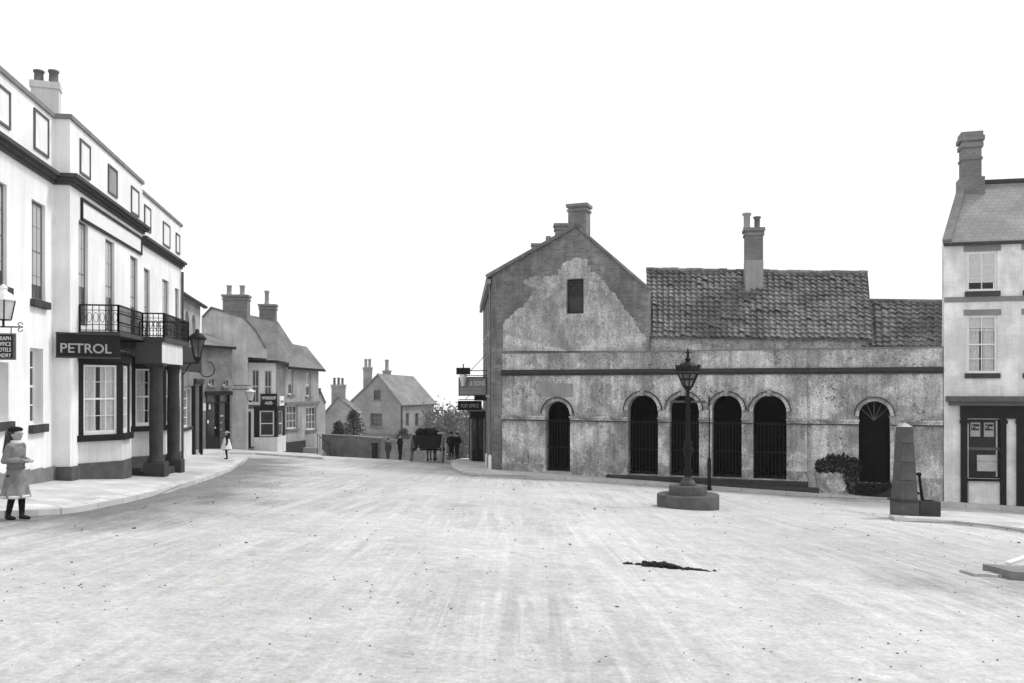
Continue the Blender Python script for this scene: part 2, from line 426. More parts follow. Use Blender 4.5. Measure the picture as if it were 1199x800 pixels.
# ------------------------------------------------------------------ ground
def dist_poly(x, y, pl):
    best = 1e9
    for i in range(len(pl)-1):
        ax, ay = pl[i]; bx, by = pl[i+1]; dx, dy = bx-ax, by-ay
        t = max(0, min(1, ((x-ax)*dx+(y-ay)*dy)/(dx*dx+dy*dy+1e-9)))
        best = min(best, math.hypot(x-ax-t*dx, y-ay-t*dy))
    return best
def gp(px, py, dz=0.0):
    """ground point seen at a photo pixel"""
    lo, hi = 1.0, 90.0
    a = (px-CX)/FPX; k = (py-HY)/FPX
    Y = lo
    while Y < hi:
        if E-k*Y <= G(a*Y, Y)+dz: break
        Y += 0.05
    return (a*Y, Y)
KL = [gp(*q) for q in ((-260, 612), (-120, 609), (0, 606), (45, 604.5), (80, 602), (100, 599), (150, 588.5), (200, 576), (240, 563.5), (270, 552), (287, 541), (290, 537.5))]
KR = [(-2.9, 62), (-3.3, 56), gp(531, 541.5), gp(527.5, 546), gp(531, 551.5), gp(541, 555.5)]+[gp(*q) for q in ((560, 557.5), (590, 559), (650, 562), (700, 564.5), (760, 568), (830, 573), (900, 578), (960, 582.5), (1045, 588.5), (1104, 593), (1199, 600), (1320, 609))]
KF = [gp(226, 533.5), gp(270, 532), gp(300, 532.5), gp(340, 535.5), gp(378, 538)]

def ground():
    def axis(lo, hi, fine0, fine1, step):
        v = []; x = fine0
        while x <= fine1: v.append(x); x += step
        g = step; x = fine1
        while x < hi: g *= 1.25; x += g; v.append(x)
        g = step; x = fine0
        while x > lo: g *= 1.25; x -= g; v.insert(0, x)
        return v
    xs = axis(-190, 190, -18, 24, 0.5); ys = axis(-60, 230, 2, 66, 0.5)
    mb = MB(); nx, ny = len(xs), len(ys); dirt = []
    for y in ys:
        for x in xs:
            z = G(x, y)
            if 0 < y < 60 and abs(x) < 30: z += 0.012*mnoise.noise((x*0.6, y*0.6, 0))+0.006*mnoise.noise((x*1.7, y*1.7, 3))
            mb.v.append(Vector((x, y, z)))
            d = 0
            if 0 < y < 60:
                dl = dist_poly(x, y, KL[4:]); d = max(0, 1-dl/3.0)*1.15 if x > -16 else 0
                dr = dist_poly(x, y, KR); d = max(d, 0.5*max(0, 1-dr/2.0))
                d = max(d, 0.75*max(0, 1-math.hypot((x-9)/6.5, (y-11.3)/1.6)))
            dirt.append(d)
    for j in range(ny-1):
        for i in range(nx-1):
            mb.f.append([j*nx+i, j*nx+i+1, (j+1)*nx+i+1, (j+1)*nx+i]); mb.m.append(0); mb.s.append(True)
    o = struct('road', mb, 'road', origin=(0, 0, 0))
    a = o.data.attributes.new('dirt', 'FLOAT', 'POINT'); a.data.foreach_set('value', dirt)
ground()

def pavement(name, front, back, h=0.12, kerb_w=0.28, kerbname=None):
    """front: kerb foot line; back: line under the buildings, same count"""
    # subdivide
    def sub(pl, k): 
        out = []
        for i in range(len(pl)-1):
            for j in range(k): t = j/k; out.append((pl[i][0]*(1-t)+pl[i+1][0]*t, pl[i][1]*(1-t)+pl[i+1][1]*t))
        return out+[pl[-1]]
    f = sub(front, 4); b = sub(back, 4); n = len(f)
    inner = []
    for i in range(n):
        a = Vector(f[max(0, i-1)]+(0,)); c = Vector(f[min(n-1, i+1)]+(0,)); t = (c-a).normalized()
        nb = Vector(b[i]+(0,))-Vector(f[i]+(0,)); q = Vector((-t.y, t.x, 0))
        if q.dot(nb) < 0: q = -q
        inner.append((f[i][0]+q.x*kerb_w, f[i][1]+q.y*kerb_w))
    k = MB()
    for i in range(n-1):
        v = []
        for (x, y) in (f[i], f[i+1]): v += [(x, y, G(x, y)-0.3), (x, y, G(x, y)+h)]
        for (x, y) in (inner[i], inner[i+1]): v += [(x, y, G(x, y)+h)]
        k.add(v, [(0, 2, 3, 1), (1, 3, 5, 4)])
    struct('kerb', k, 'kerb')
    p = MB(); m = 6
    for i in range(n):
        for j in range(m+1):
            t = j/m; x = inner[i][0]*(1-t)+b[i][0]*t; y = inner[i][1]*(1-t)+b[i][1]*t
            p.v.append(Vector((x, y, G(x, y)+h-0.003)))
    for i in range(n-1):
        for j in range(m):
            p.f.append([i*(m+1)+j, (i+1)*(m+1)+j, (i+1)*(m+1)+j+1, i*(m+1)+j+1]); p.m.append(0); p.s.append(False)
    struct(name, p, 'pavement')
    return f, b

# pavements -----------------------------------------------------------
pavement('pavement', KL, [(-19, 2), (-19, 5), (-18, 8), (-17, 9.5), (-16.2, 11), (-15.5, 13), (-15, 16), (-15, 20), (-15.2, 25), (-15.5, 30), (-16.2, 35), (-16.0, 36.0)], h=0.10)
pavement('pavement', KR, [(1.5, 62.5), (1.5, 58), (1.6, 50), (2.2, 46), (2.6, 43), (3.0, 41), (3.5, 40.4), (5, 39.8), (6, 39.5), (7, 39), (8, 38.7), (9.5, 38.2), (11, 37.6), (12.5, 37), (13.6, 36.6), (15, 36), (17.5, 35.3), (21, 34.8), (25, 34.5)], h=0.12)
pavement('pavement', KF, [(-17.8, 46.5), (-17.6, 49.5), (-16.3, 52), (-15.5, 55), (-14.5, 58)], h=0.10)
KI = [gp(*q) for q in ((1041, 607.5), (1048, 610.5), (1075, 612), (1120, 615), (1160, 619), (1195, 623.5), (1300, 640))]
pavement('island_pavement', KI, [gp(1043, 604), gp(1050, 602), gp(1076, 601.5), gp(1120, 603), gp(1160, 605), gp(1195, 607), gp(1300, 616)], h=0.11, kerb_w=0.3)

# ================================================================= HOTEL
FH = Face((-10.04, 19.4), (-.1676, .9858), (.9858, .1676))
hotel = thing('hotel', FH.p(1, -3, G(-12, 20)), 'white rendered three storey hotel with dark cornice, balcony and columned porch on the left', 'hotel')
WA, WB, WC = -0.35, 0.0, -0.08
UA0, UA1, UB1, UC1 = -10.0, 0.0, 6.35, 12.2
ZB = -1.9
zpA, zpC = 7.78, 7.58
# openings
rA1 = [FH.rect(-6, 8, 213, 335, WA), FH.rect(37, 53, 237, 352, WA)]
rA0 = [FH.rect(-8, 10, 424, 494, WA), FH.rect(35, 50.5, 408, 497, WA)]
rB1 = [FH.rect(92, 103, 260, 372, WB), FH.rect(123.5, 134, 282, 378, WB), FH.rect(152.5, 161, 301, 380, WB)]
for r in rB1: r[2] = 3.15
rC1 = [FH.rect(168.5, 175.5, 315, 395, WC), FH.rect(190, 197.5, 328, 395, WC), FH.rect(205, 209.5, 338, 400, WC)]
for r in rC1: r[2] = 3.0
door = [3.05, 4.75, -0.72, 2.15]
w = MB()
FH.wall(w, [(UA0, ZB), (UA1, ZB), (UA1, zpA), (UA0, zpA)], [rectpoly(r) for r in rA1+rA0], WA, 0.3)
FH.wall(w, [(UA1, ZB), (UB1, ZB), (UB1, zpA), (UA1, zpA)], [rectpoly(r) for r in rB1]+[rectpoly(door)], WB, 0.3)
FH.wall(w, [(UB1, ZB), (UC1, ZB), (UC1, zpC), (UB1, zpC)], [rectpoly(r) for r in rC1], WC, 0.3)
FH.box(w, UA1, UA1+0.25, WA-0.4, WB-0.302, ZB, zpA-0.002)      # return of the middle block
FH.box(w, UC1-0.3, UC1-0.003, -8, WC-0.302, ZB, zpC-0.002)
FH.box(w, UA0, UC1-0.31, -8.3, -8, ZB, zpC-0.5)
FH.box(w, UA0+0.01, UA0+0.3, -8, WA-0.302, ZB, zpC)
mk('wall', w, 'hotel_render', hotel)
w = MB(); FH.box(w, UA0, UC1-0.32, -8, -0.7, 7.0, 7.1); mk('roof', w, 'slate', hotel)
w = MB()
FH.box(w, UA0, UA1, WA-0.33, WA+0.05, zpA, zpA+0.10); FH.box(w, UA1-0.05, UB1+0.05, WB-0.36, WB+0.05, zpA+0.002, zpA+0.102)
FH.box(w, UB1+0.05, UC1+0.05, WC-0.33, WC+0.05, zpC, zpC+0.09)
mk('coping', w, 'mid_stone', hotel)
# cornice, stepped
w = MB()
for (a, b, ww, z0) in ((UA0, UA1-0.002, WA, 6.28), (UA1-0.0, UB1, WB, 6.28), (UB1+0.002, UC1, WC, 6.02)):
    e0 = 0.0 if a != UA1 else 0.0
    for k, (pr, za, zb) in enumerate(((0.06, 0, 0.08), (0.13, 0.08, 0.15), (0.21, 0.15, 0.23))):
        ext = pr if a == UA1 else 0
        FH.box(w, a-ext, b+ext, ww-0.05 if not ext else WA-0.03, ww+pr, z0+za+0.001*k, z0+zb)
mk('cornice', w, 'cornice_dark', hotel)
# blind attic windows
for (x0, x1, y0, y1, ww) in ((-6, 11, 102, 147, WA), (39, 56, 133, 180, WA), (93, 105, 167, 207, WB), (126, 136.5, 196, 229, WB), (153, 162, 221, 252, WB), (168.5, 176, 242, 271, WC), (190.5, 198.5, 262, 289, WC), (205.5, 210, 274, 297, WC)):
    r = FH.rect(x0, x1, y0, y1, ww); u0, u1, z0, z1 = r
    w = MB(); t = 0.05
    FH.box(w, u0, u1, ww+0.003, ww+0.035, z1-t, z1); FH.box(w, u0, u1, ww+0.003, ww+0.035, z0, z0+t)
    FH.box(w, u0, u0+t, ww+0.003, ww+0.035, z0+t, z1-t); FH.box(w, u1-t, u1, ww+0.003, ww+0.035, z0+t, z1-t)
    o = mk('attic_panel', w, 'mid_paint', hotel)
    w = MB(); FH.box(w, u0+t, u1-t, ww+0.003, ww+0.012, z0+t, z1-t)
    mk('panel_infill', w, 'hotel_render' if x0 != 126 else 'chimney_stucco', o)
# long blank name board
r = FH.rect(94, 165, 232, 255, WB); u0, u1 = r[0], r[1]; z0, z1 = 5.62, 6.16
w = MB(); t = 0.07
FH.box(w, u0, u1, 0.003, 0.05, z1-t, z1); FH.box(w, u0, u1, 0.003, 0.05, z0, z0+t); FH.box(w, u0, u0+t, 0.003, 0.05, z0+t, z1-t); FH.box(w, u1-t, u1, 0.003, 0.05, z0+t, z1-t)
o = mk('name_board', w, 'dark_paint', hotel)
w = MB(); FH.box(w, u0+t, u1-t, 0.003, 0.02, z0+t, z1-t); mk('board_panel', w, 'white_paint', o)
# sash windows
for r in rA1: window(FH, r, hotel, WA, 3, 4, frame='mid_paint', bar=0.012, sill='dark_stone', sill_h=0.16, blind=0.84, depth=0.07)
for r in rA0: window(FH, r, hotel, WA, 3, 4, sill='dark_stone', sill_h=0.18, blind=0.0, depth=0.18)
for r in rB1: window(FH, r, hotel, WB, 3, 4, frame='mid_paint', bar=0.012, blind=0.62, depth=0.07)
for r in rC1: window(FH, r, hotel, WC, 3, 4, frame='mid_paint', bar=0.012, sill='dark_stone', blind=0.8, depth=0.07)
# plinth
w = MB()
for (a, b, ww) in ((UA0, UA1-0.053, WA), (UA1-0.05, 0.54, WB), (UB1+0.06, UC1, WC)):
    pts = 14
    for i in range(pts):
        ua, ub = a+(b-a)*i/pts, a+(b-a)*(i+1)/pts; q = FH.p(ub, ww); zt = G(q.x, q.y)+0.42
        FH.box(w, ua, ub, (ww+0.003 if ww != WB else WA+0.06), ww+0.05, ZB, zt)
    mk('plinth', w, 'plinth_grey' if ww == WA else 'base_stone', hotel); w = MB()
# bay windows
def bay(u0):
    pts = [(u0, 0.0), (u0+0.72, 0.767), (u0+1.42, 0.767), (u0+2.14, 0.0)]
    gz = min(G(*FH.p(u, q).xy) for u, q in pts)
    zt, zs, z1, zp = 2.50, 0.56, 2.28, G(*FH.p(u0+0.5, .5).xy)+0.52
    base = MB(); base.prism([FH.p(u, q, gz-0.4) for u, q in pts], (0, 0, zs-0.15-gz+0.4))
    bo = mk('bay_window', base, 'white_render', hotel)
    def ring(z0, z1, out, m, nm):
        k = MB(); c = (u0+1.07, 0)
        pl = [(u0-out*1.1, 0.003), (u0+0.72-out*0.45, 0.767+out), (u0+1.42+out*0.45, 0.767+out), (u0+2.14+out*1.1, 0.003)]
        k.prism([FH.p(u, q, z0) for u, q in pl], (0, 0, z1-z0)); return mk(nm, k, m, bo)
    ring(gz-0.4, zp, 0.04, 'base_stone', 'plinth')
    ring(zs-0.15, zs, 0.09, 'dark_paint', 'sill')
    ring(z1+0.002, zt, 0.05, 'dark_paint', 'fascia')
    ring(zt, zt+0.06, 0.14, 'dark_paint', 'cornice')
    for i in range(3):
        a, b = FH.p(*pts[i]), FH.p(*pts[i+1]); d = (b-a); L = d.length
        Fb = Face((a.x, a.y), (d.x, d.y), None)
        if Fb.n.dot(FH.n) < 0: Fb.n = -Fb.n
        pw = 0.12
        k = MB()
        Fb.box(k, 0.0, pw, -0.12, 0.0, zs, z1); Fb.box(k, L-pw, L, -0.12, -0.001, zs, z1); Fb.box(k, pw, L-pw, -0.1, -0.005, z1-0.06, z1)
        mk('mullion', k, 'dark_paint', bo)
        rr = [pw, L-pw, zs, z1-0.062]
        u_0, u_1, z_0, z_1 = rr; m2 = MB(); fr = 0.045
        Fb.box(m2, u_0, u_0+fr, -0.09, -0.03, z_0, z_1); Fb.box(m2, u_1-fr, u_1, -0.09, -0.03, z_0, z_1)
        Fb.box(m2, u_0+fr, u_1-fr, -0.09, -0.03, z_1-fr, z_1); Fb.box(m2, u_0+fr, u_1-fr, -0.09, -0.03, z_0, z_0+0.10)
        for j in (1, 2):
            x = u_0+(u_1-u_0)*j/3; Fb.box(m2, x-0.007, x+0.007, -0.07, -0.035, z_0+0.1, z_1-fr)
        for j in (1, 2, 3):
            z = z_0+0.05+(z_1-z_0-0.05)*j/4; h = 0.04 if j == 2 else 0.014
            Fb.box(m2, u_0+fr, u_1-fr, -0.075, -0.032-0.002*j, z-h/2, z+h/2)
        so = mk('sash', m2, 'white_paint', bo)
        m3 = MB(); Fb.box(m3, u_0+0.02, u_1-0.02, -0.062, -0.055, z_0+0.05, z_1-0.02); mk('pane', m3, 'glass', so)
        m4 = MB()
        for (a0, a1) in ((0.0, 0.42), (0.54, 1.0)):
            kk = 16; vs = []
            for q in range(kk+1):
                x = u_0+(u_1-u_0)*(a0+(a1-a0)*q/kk); ww = -0.105+0.018*math.sin(q*2.1+u0)
                vs += [Fb.p(x+0.03*math.sin(q), ww, z_0), Fb.p(x, ww, z_1)]
            m4.add(vs, [(2*q, 2*q+2, 2*q+3, 2*q+1) for q in range(kk)])
        mk('curtain', m4, 'lace', so)
    k = MB(); pl = [(u0+0.12, -0.1), (u0+0.80, 0.50), (u0+1.34, 0.50), (u0+2.02, -0.1)]
    k.prism([FH.p(u, q, zs+0.002) for u, q in pl], (0, 0, z1-zs-0.004)); mk('room', k, 'room_dark', bo)
bay(0.57); bay(5.15)
# door under the porch
w = MB(); FH.box(w, door[0], door[1], -0.42, -0.30, door[2]-0.3, door[3]+0.05)
for (a, b) in ((door[0]+0.1, door[0]+0.78), (door[0]+0.92, door[1]-0.1)):
    for (za, zb) in ((-0.5, 0.3), (0.45, 1.4)): FH.box(w, a, b, -0.30, -0.27, za, zb)
o = mk('door', w, 'dark_paint', hotel)
w = MB(); FH.box(w, door[0]+0.1, door[1]-0.1, -0.30, -0.28, 1.55, 2.05); mk('fanlight', w, 'haze_glass', o)
# porch columns on one dark base
for u in (2.84, 4.87):
    q = FH.p(u, 1.2); gz = G(q.x, q.y)+0.10
    w = MB().lathe((q.x, q.y, 0), [(0.215, gz+0.36), (0.215, gz+0.42), (0.185, gz+0.45), (0.195, gz+0.50), (0.17, gz+0.54), (0.175, 1.0), (0.155, 2.05), (0.155, 2.08), (0.175, 2.10), (0.175, 2.13), (0.16, 2.14), (0.2, 2.20), (0.2, 2.24)], 24)
    o = mk('column', w, 'dark_stone', hotel)
    w = MB(); FH.box(w, u-0.26, u+0.26, 0.94, 1.46, gz-0.4, gz+0.358); mk('pedestal', w, 'dark_stone', o, bevel=0.02)
    w = MB(); FH.box(w, u-0.22, u+0.22, 0.98, 1.42, 2.242, 2.32); mk('capital', w, 'dark_stone', o)
q = FH.p(3.8, 0.8); gz = G(q.x, q.y)+0.10
w = MB(); FH.box(w, 2.75, 5.0, 0.78, 1.30, gz-0.5, gz+0.13); FH.box(w, 2.75, 5.0, 0.02, 0.78, gz-0.5, gz+0.24)
mk('porch_step', w, 'dark_stone', hotel, bevel=0.015)
w = MB(); FH.box(w, 2.60, 5.12, 1.0, 1.4, 2.322, 2.86); mk('porch_fascia', w, 'white_render', hotel)
w = MB(); FH.box(w, 2.56, 2.60, 0.75, 1.4, 2.3, 2.86); FH.box(w, 2.62, 5.1, 0.003, 0.998, 2.70, 2.86); FH.box(w, 2.55, 5.16, 0.98, 1.45, 2.862, 2.90)
mk('porch_soffit', w, 'cornice_dark', hotel)
# balcony: slab and iron railing, stepping out over the porch
w = MB(); FH.box(w, 0.55, 2.75, 0.003, 0.92, 2.90, 3.0); FH.box(w, 2.75, 5.95, 0.003, 1.45, 2.905, 3.005)
FH.box(w, 0.75, 0.85, 0.003, 0.85, 2.65, 2.898); FH.box(w, 5.7, 5.8, 0.003, 1.0, 2.6, 2.903)
bal = mk('balcony', w, 'cornice_dark', hotel)
def railing(pts, z0, z1, step=0.13):
    k = MB()
    for i in range(len(pts)-1):
        a, b = FH.p(*pts[i]), FH.p(*pts[i+1]); L = (b-a).length; n = max(3, int(L/(step if i == 0 else 0.095)))
        for z, t in ((z1, 0.035), (z1-0.12, 0.015), (z0+0.03, 0.02), (z0+0.16, 0.015)):
            k.bar(a+Vector((0, 0, z)), b+Vector((0, 0, z)), t, t)
        for j in range(n+1):
            q = a.lerp(b, j/n); main = j in (0, n)
            k.bar(q+Vector((0, 0, z0)), q+Vector((0, 0, z1)), 0.04 if main else 0.014, None, up=(1, 0, 0))
            if j < n:
                q2 = a.lerp(b, (j+0.5)/n); m_ = []
                for s in range(9):
                    t = 2*math.pi*s/8; m_.append(q2+(b-a).normalized()*0.05*math.cos(t)+Vector((0, 0, (z0+z1)/2+0.02+0.12*math.sin(t))))
                for s in range(8): k.bar(m_[s], m_[s+1], 0.010)
    return k
mk('railing', railing([(0.6, 0.02), (0.6, 0.87), (2.8, 0.87)], 3.0, 3.62), 'black_iron', bal)
mk('railing', railing([(2.8, 0.87), (2.8, 1.40), (5.9, 1.40), (5.9, 0.02)], 3.005, 3.62), 'black_iron', bal)
# light boarded panels on the balcony front are dark ironwork seen edge on; drainpipe at the end
w = MB().cyl(FH.p(UC1-0.15, WC+0.07, -1.2), FH.p(UC1-0.15, WC+0.07, 5.9), 0.05, n=8); mk('drainpipe', w, 'grey_iron', hotel)
# chimneys behind the parapet
cc = P(59.5, 120, 21.4)
chimney(hotel, (cc.x-0.12, cc.y), 0.62, 0.34, 6.9, P(0, 98, 21.4).z, 'hotel_chimney', ((-0.16, 0.12, 0.30), (0.17, 0.12, 0.34)), (1, 0.35), band='thin')
cc = P(-24, 90, 18.5)
chimney(hotel, (cc.x, cc.y), 0.62, 0.4, 6.9, P(0, 50, 18.5).z, 'hotel_chimney', ((-0.16, 0.11, 0.42), (0.16, 0.11, 0.44)), (1, 0.35), band='thin')

# PETROL sign board fixed to the balcony side
a, b = P(66, 0, 19.15), P(141, 0, 19.95)
FP = Face((a.x, a.y), (b.x-a.x, b.y-a.y)); Lp = (Vector((b.x, b.y))-Vector((a.x, a.y))).length
w = MB(); FP.box(w, 0, Lp, -0.05, 0, 2.385, 2.895)
o = mk('petrol_sign', w, 'dark_paint'); tag(o, 'long dark board lettered PETROL under the hotel balcony', 'sign')
w = MB(); FP.box(w, -0.01, Lp+0.01, -0.055, 0.015, 2.897, 2.93); FP.box(w, -0.01, Lp+0.01, -0.055, 0.015, 2.35, 2.383); mk('moulding', w, 'cornice_dark', o)
text_mesh('PETROL', 0.30, FP, 0.60, 2.475, 0.008, o, 'letter_grey', sx=1.02, bold=0.004)

# wall lantern and hanging sign on an iron bracket
up = FH.u(-20, WA)
FLb = Face(FH.p(up, WA).xy, FH.n, None)          # runs out from the wall
lan = thing('wall_lantern', FH.p(up, WA+0.55, E), 'white topped glass lantern on an iron bracket from the hotel wall', 'lantern')
def lq(px, py): 
    u_ = FLb.u(px); return FLb.p(u_, 0, FLb.z(py, u_))
w = MB(); zb = FLb.z(383, 0.6)
w.bar(FLb.p(0, 0, zb), FLb.p(0.68, 0, zb), 0.025)
for (du, r) in ((0.60, 0.05), (0.60, -0.05)):
    pts = []
    for s in range(11):
        t = s/10*5.2; rr = abs(r)*(1-s/14); pts.append(FLb.p(0.68-0.0+rr*math.cos(t)-abs(r), 0, zb+(r*0.9)+(1 if r > 0 else -1)*rr*math.sin(t)))
    w.tube(pts, 0.008, 5)
uL = FLb.u(4)
w.bar(FLb.p(uL, 0, zb), FLb.p(uL, 0, zb+0.14), 0.03, up=(1, 0, 0))
mk('bracket', w, 'black_iron', lan)
cL = FLb.p(uL, 0, 0); zl0, zl1 = FLb.z(374, uL), FLb.z(352, uL)
w = MB().lathe((cL.x, cL.y, 0), [(0.12, zl0), (0.185, zl1)], 4, smooth=False, rot=0.6); mk('lantern_glass', w, 'lamp_glass', lan)
w = MB()
for i in range(4):
    t = math.pi/2*i+0.6; w.bar((cL.x+.125*math.cos(t), cL.y+.125*math.sin(t), zl0), (cL.x+.19*math.cos(t), cL.y+.19*math.sin(t), zl1), 0.018, up=(1, 0, 0))
w.lathe((cL.x, cL.y, 0), [(0.13, zl0-0.02), (0.13, zl0)], 4, smooth=False, rot=0.6)
mk('lantern_frame', w, 'black_iron', lan)
w = MB().lathe((cL.x, cL.y, 0), [(0.215, zl1), (0.22, zl1+0.02), (0.15, zl1+0.12), (0.07, zl1+0.17), (0.06, zl1+0.22), (0.08, zl1+0.23), (0.02, zl1+0.3)], 4, smooth=False, rot=0.6)
mk('lantern_top', w, 'white_paint', lan)
FS = Face(FH.p(up, WA).xy, FH.n, None)
u1 = FLb.u(18.5); zt, zbm = FLb.z(390.5, 0.5), FLb.z(421.5, 0.5)
w = MB(); FLb.box(w, 0.02, u1, -0.02, 0.02, zbm, zt)
o = mk('hanging_sign', w, 'mid_paint'); tag(o, 'small dark hanging board with pale lines of lettering below the wall lantern', 'sign')
w = MB(); FLb.box(w, 0.05, u1-0.04, 0.02, 0.024, zbm+0.03, zt-0.03); mk('panel', w, 'dark_paint', o)
w = MB()
for uu in (0.15, u1-0.08): w.bar(FLb.p(uu, 0, zt), FLb.p(uu, 0, zb-0.01), 0.012, up=(1, 0, 0))
mk('hanger', w, 'black_iron', o)
for i, tx in enumerate(('TELEGRAPH', 'OFFICE', 'HOTELS', 'LAUNDRY')):
    text_mesh(tx, 0.105, FLb, u1-0.07, zt-0.13-0.105*i, 0.028, o, 'letter_white', align='RIGHT', depth=0.006, sx=0.72)
SUN_E = 2.2; SKY_MIN = 10.8; HAZE_D = 0.00045

# ================================================================= STREET BEYOND THE HOTEL
# dark-roofed house just past the hotel
F2 = Face((-12.6, 31.2), (-.2, .98), (.98, .2))
h2 = thing('narrow_house', F2.p(5, -2, G(-14, 36)), 'narrow house with small arched upper windows squeezed against the far end of the white hotel', 'house')
uE = F2.u(234.5)
ez = F2.z(358, uE); 
ws = [archpoly(*F2.rect(216.5, 221.5, 364, 392)), archpoly(*F2.rect(224.5, 229, 368, 392))]
r0 = F2.rect(209.5, 223, 456, 501); rd = F2.rect(225.5, 233, 452, 528)
w = MB(); F2.wall(w, [(-0.3, -2.6), (uE, -2.6), (uE, ez), (-0.3, ez)], ws+[rectpoly(r0), rectpoly(rd)], 0, 0.3)
F2.box(w, uE-0.3, uE-0.003, -5, -0.303, -2.8, ez); F2.box(w, -0.3, uE-0.31, -5.3, -5, -2.6, ez)
mk('wall', w, 'grey_stucco', h2)
w = MB(); F2.box(w, -0.3, uE+0.02, 0.003, 0.06, F2.z(437, uE), F2.z(405, uE)-0.2); mk('fascia', w, 'dark_paint', h2)
w = MB(); F2.box(w, -0.3, uE+0.02, 0.061, 0.09, F2.z(452, uE), F2.z(437, uE)-0.003); mk('band', w, 'brick', h2)
for q in ws:
    us = [a[0] for a in q]; zs = [a[1] for a in q]
    window(F2, [min(us), max(us), min(zs), max(zs)], h2, 0, 2, 2, sill='mid_stone', glassm='haze_glass')
window(F2, r0, h2, 0, 2, 4, sill='dark_stone', curtain=True)
w = MB(); F2.box(w, r0[0]-0.1, r0[1]+0.1, 0.003, 0.04, G(-13.8, 36)-0.1, r0[2]-0.13); mk('panel', w, 'white_render', h2)
w = MB(); F2.box(w, rd[0], rd[1], -0.25, -0.2, rd[2]-0.2, rd[3]); mk('door', w, 'dark_paint', h2)
w = MB(); F2.box(w, rd[0]-0.3, rd[0]-0.003, 0.003, 0.14, -1.9, rd[3]+0.1); F2.box(w, rd[1]+0.003, rd[1]+0.2, 0.003, 0.14, -2.2, rd[3]+0.1); F2.box(w, rd[0]-0.3, rd[1]+0.2, 0.003, 0.2, rd[3]+0.103, rd[3]+0.3)
mk('door_surround', w, 'dark_paint', h2)
w = MB(); roof_slab(w, F2.p(-0.3, 0.25, ez-0.05), F2.p(uE+0.15, 0.25, ez-0.05), F2.p(uE+0.15, -2.6, ez+2.0), F2.p(-0.3, -2.6, ez+2.0))
roof_slab(w, F2.p(-0.3, -5.4, ez-0.1), F2.p(uE+0.15, -5.4, ez-0.1), F2.p(uE+0.15, -2.6, ez+2.0), F2.p(-0.3, -2.6, ez+2.0))
mk('roof', w, 'slate', h2)
w = MB(); F2.box(w, -0.3, uE+0.12, 0.2, 0.3, ez-0.12, ez-0.02); mk('gutter', w, 'black_iron', h2)

# brick shop
a, b = P(234, 0, 43.6), P(272, 0, 46.2)
F3 = Face((a.x, a.y), (b.x-a.x, b.y-a.y)); L3 = (b-a).xy.length
shop = thing('brick_shop', F3.p(L3/2, -1, G(-15, 46)), 'small dark brick shop with one tall glazed front and two little upper windows', 'shop')
ez3 = F3.z(405, L3/2); rs = F3.rect(241, 269, 463, 527); rs[2] = G(-15, 45)+0.05
rw = [F3.rect(244, 250.5, 444, 451), F3.rect(261, 267, 445.5, 452)]
w = MB(); F3.wall(w, [(-0.3, -3.4), (L3, -3.4), (L3, ez3), (-0.3, ez3)], [rectpoly(rs)]+[rectpoly(r) for r in rw], 0, 0.3)
F3.box(w, -0.3, 0, -3.2, -0.303, -3.4, ez3)
mk('wall', w, 'brick', shop)
for r in rw: window(F3, r, shop, 0, 2, 1, glassm='haze_glass', sill='mid_stone', fr=0.06)
w = MB(); um = (rs[0]*0.45+rs[1]*0.55)
F3.box(w, rs[0]-0.1, rs[1]+0.1, 0.003, 0.12, rs[3]+0.002, rs[3]+0.22)
for u in (rs[0], um-0.05, rs[1]-0.08): F3.box(w, u, u+0.08, -0.15, 0.02, rs[2], rs[3])
F3.box(w, rs[0]+0.08, um-0.05, -0.15, 0.0, rs[2], rs[2]+0.75); F3.box(w, rs[0]+0.08, rs[1]-0.08, -0.14, 0.0, rs[3]-0.42, rs[3]-0.36)
sf = mk('shop_front', w, 'dark_paint', shop)
w = MB(); F3.box(w, rs[0]+0.08, um-0.05, -0.13, -0.12, rs[2]+0.75, rs[3]-0.42); F3.box(w, um+0.03, rs[1]-0.08, -0.13, -0.12, rs[2], rs[3]-0.42); mk('pane', w, 'dark_glass', sf)
w = MB(); F3.box(w, rs[0]+0.08, rs[1]-0.08, -0.13, -0.12, rs[3]-0.36, rs[3]); mk('fanlight', w, 'haze_glass', sf)
for (px, py, dx, dz, m) in ((247, 476, 0.12, 0.3, 'letter_white'), (242.8, 487, 0.1, 0.2, 'card_white'), (245, 494, 0.12, 0.16, 'letter_white'), (261, 487, 0.28, 0.1, 'letter_grey'), (260, 495, 0.3, 0.08, 'sign_grey'), (253.5, 501, 0.08, 0.08, 'card_white'), (259, 503, 0.25, 0.1, 'sign_grey')):
    u = F3.u(px); z = F3.z(py, u); w = MB(); F3.box(w, u-dx/2, u+dx/2, -0.115, -0.07, z-dz/2, z+dz/2); mk('shop_goods', w, m, sf)
w = MB(); roof_slab(w, F3.p(-0.4, 0.2, ez3), F3.p(L3+0.1, 0.2, ez3), F3.p(L3+0.1, -1.6, ez3+0.75), F3.p(-0.4, -1.6, ez3+0.75)); mk('roof', w, 'plain_tile', shop)
w = MB(); F3.box(w, -0.4, L3, 0.15, 0.25, ez3-0.14, ez3-0.03); mk('gutter', w, 'black_iron', shop)
u = F3.u(238); w = MB(); F3.box(w, u-0.16, u+0.16, 0.003, 0.035, F3.z(481, u), F3.z(472.5, u))
o = mk('notice_board', w, 'white_paint'); tag(o, 'small white notice board on the wall beside the shop window', 'notice')
w = MB()
for k in range(4): F3.box(w, u-0.12, u+0.12, 0.036, 0.038, F3.z(479.6, u)+0.08*k, F3.z(479.6, u)+0.08*k+0.02)
mk('ruled_lines', w, 'mid_paint', o)

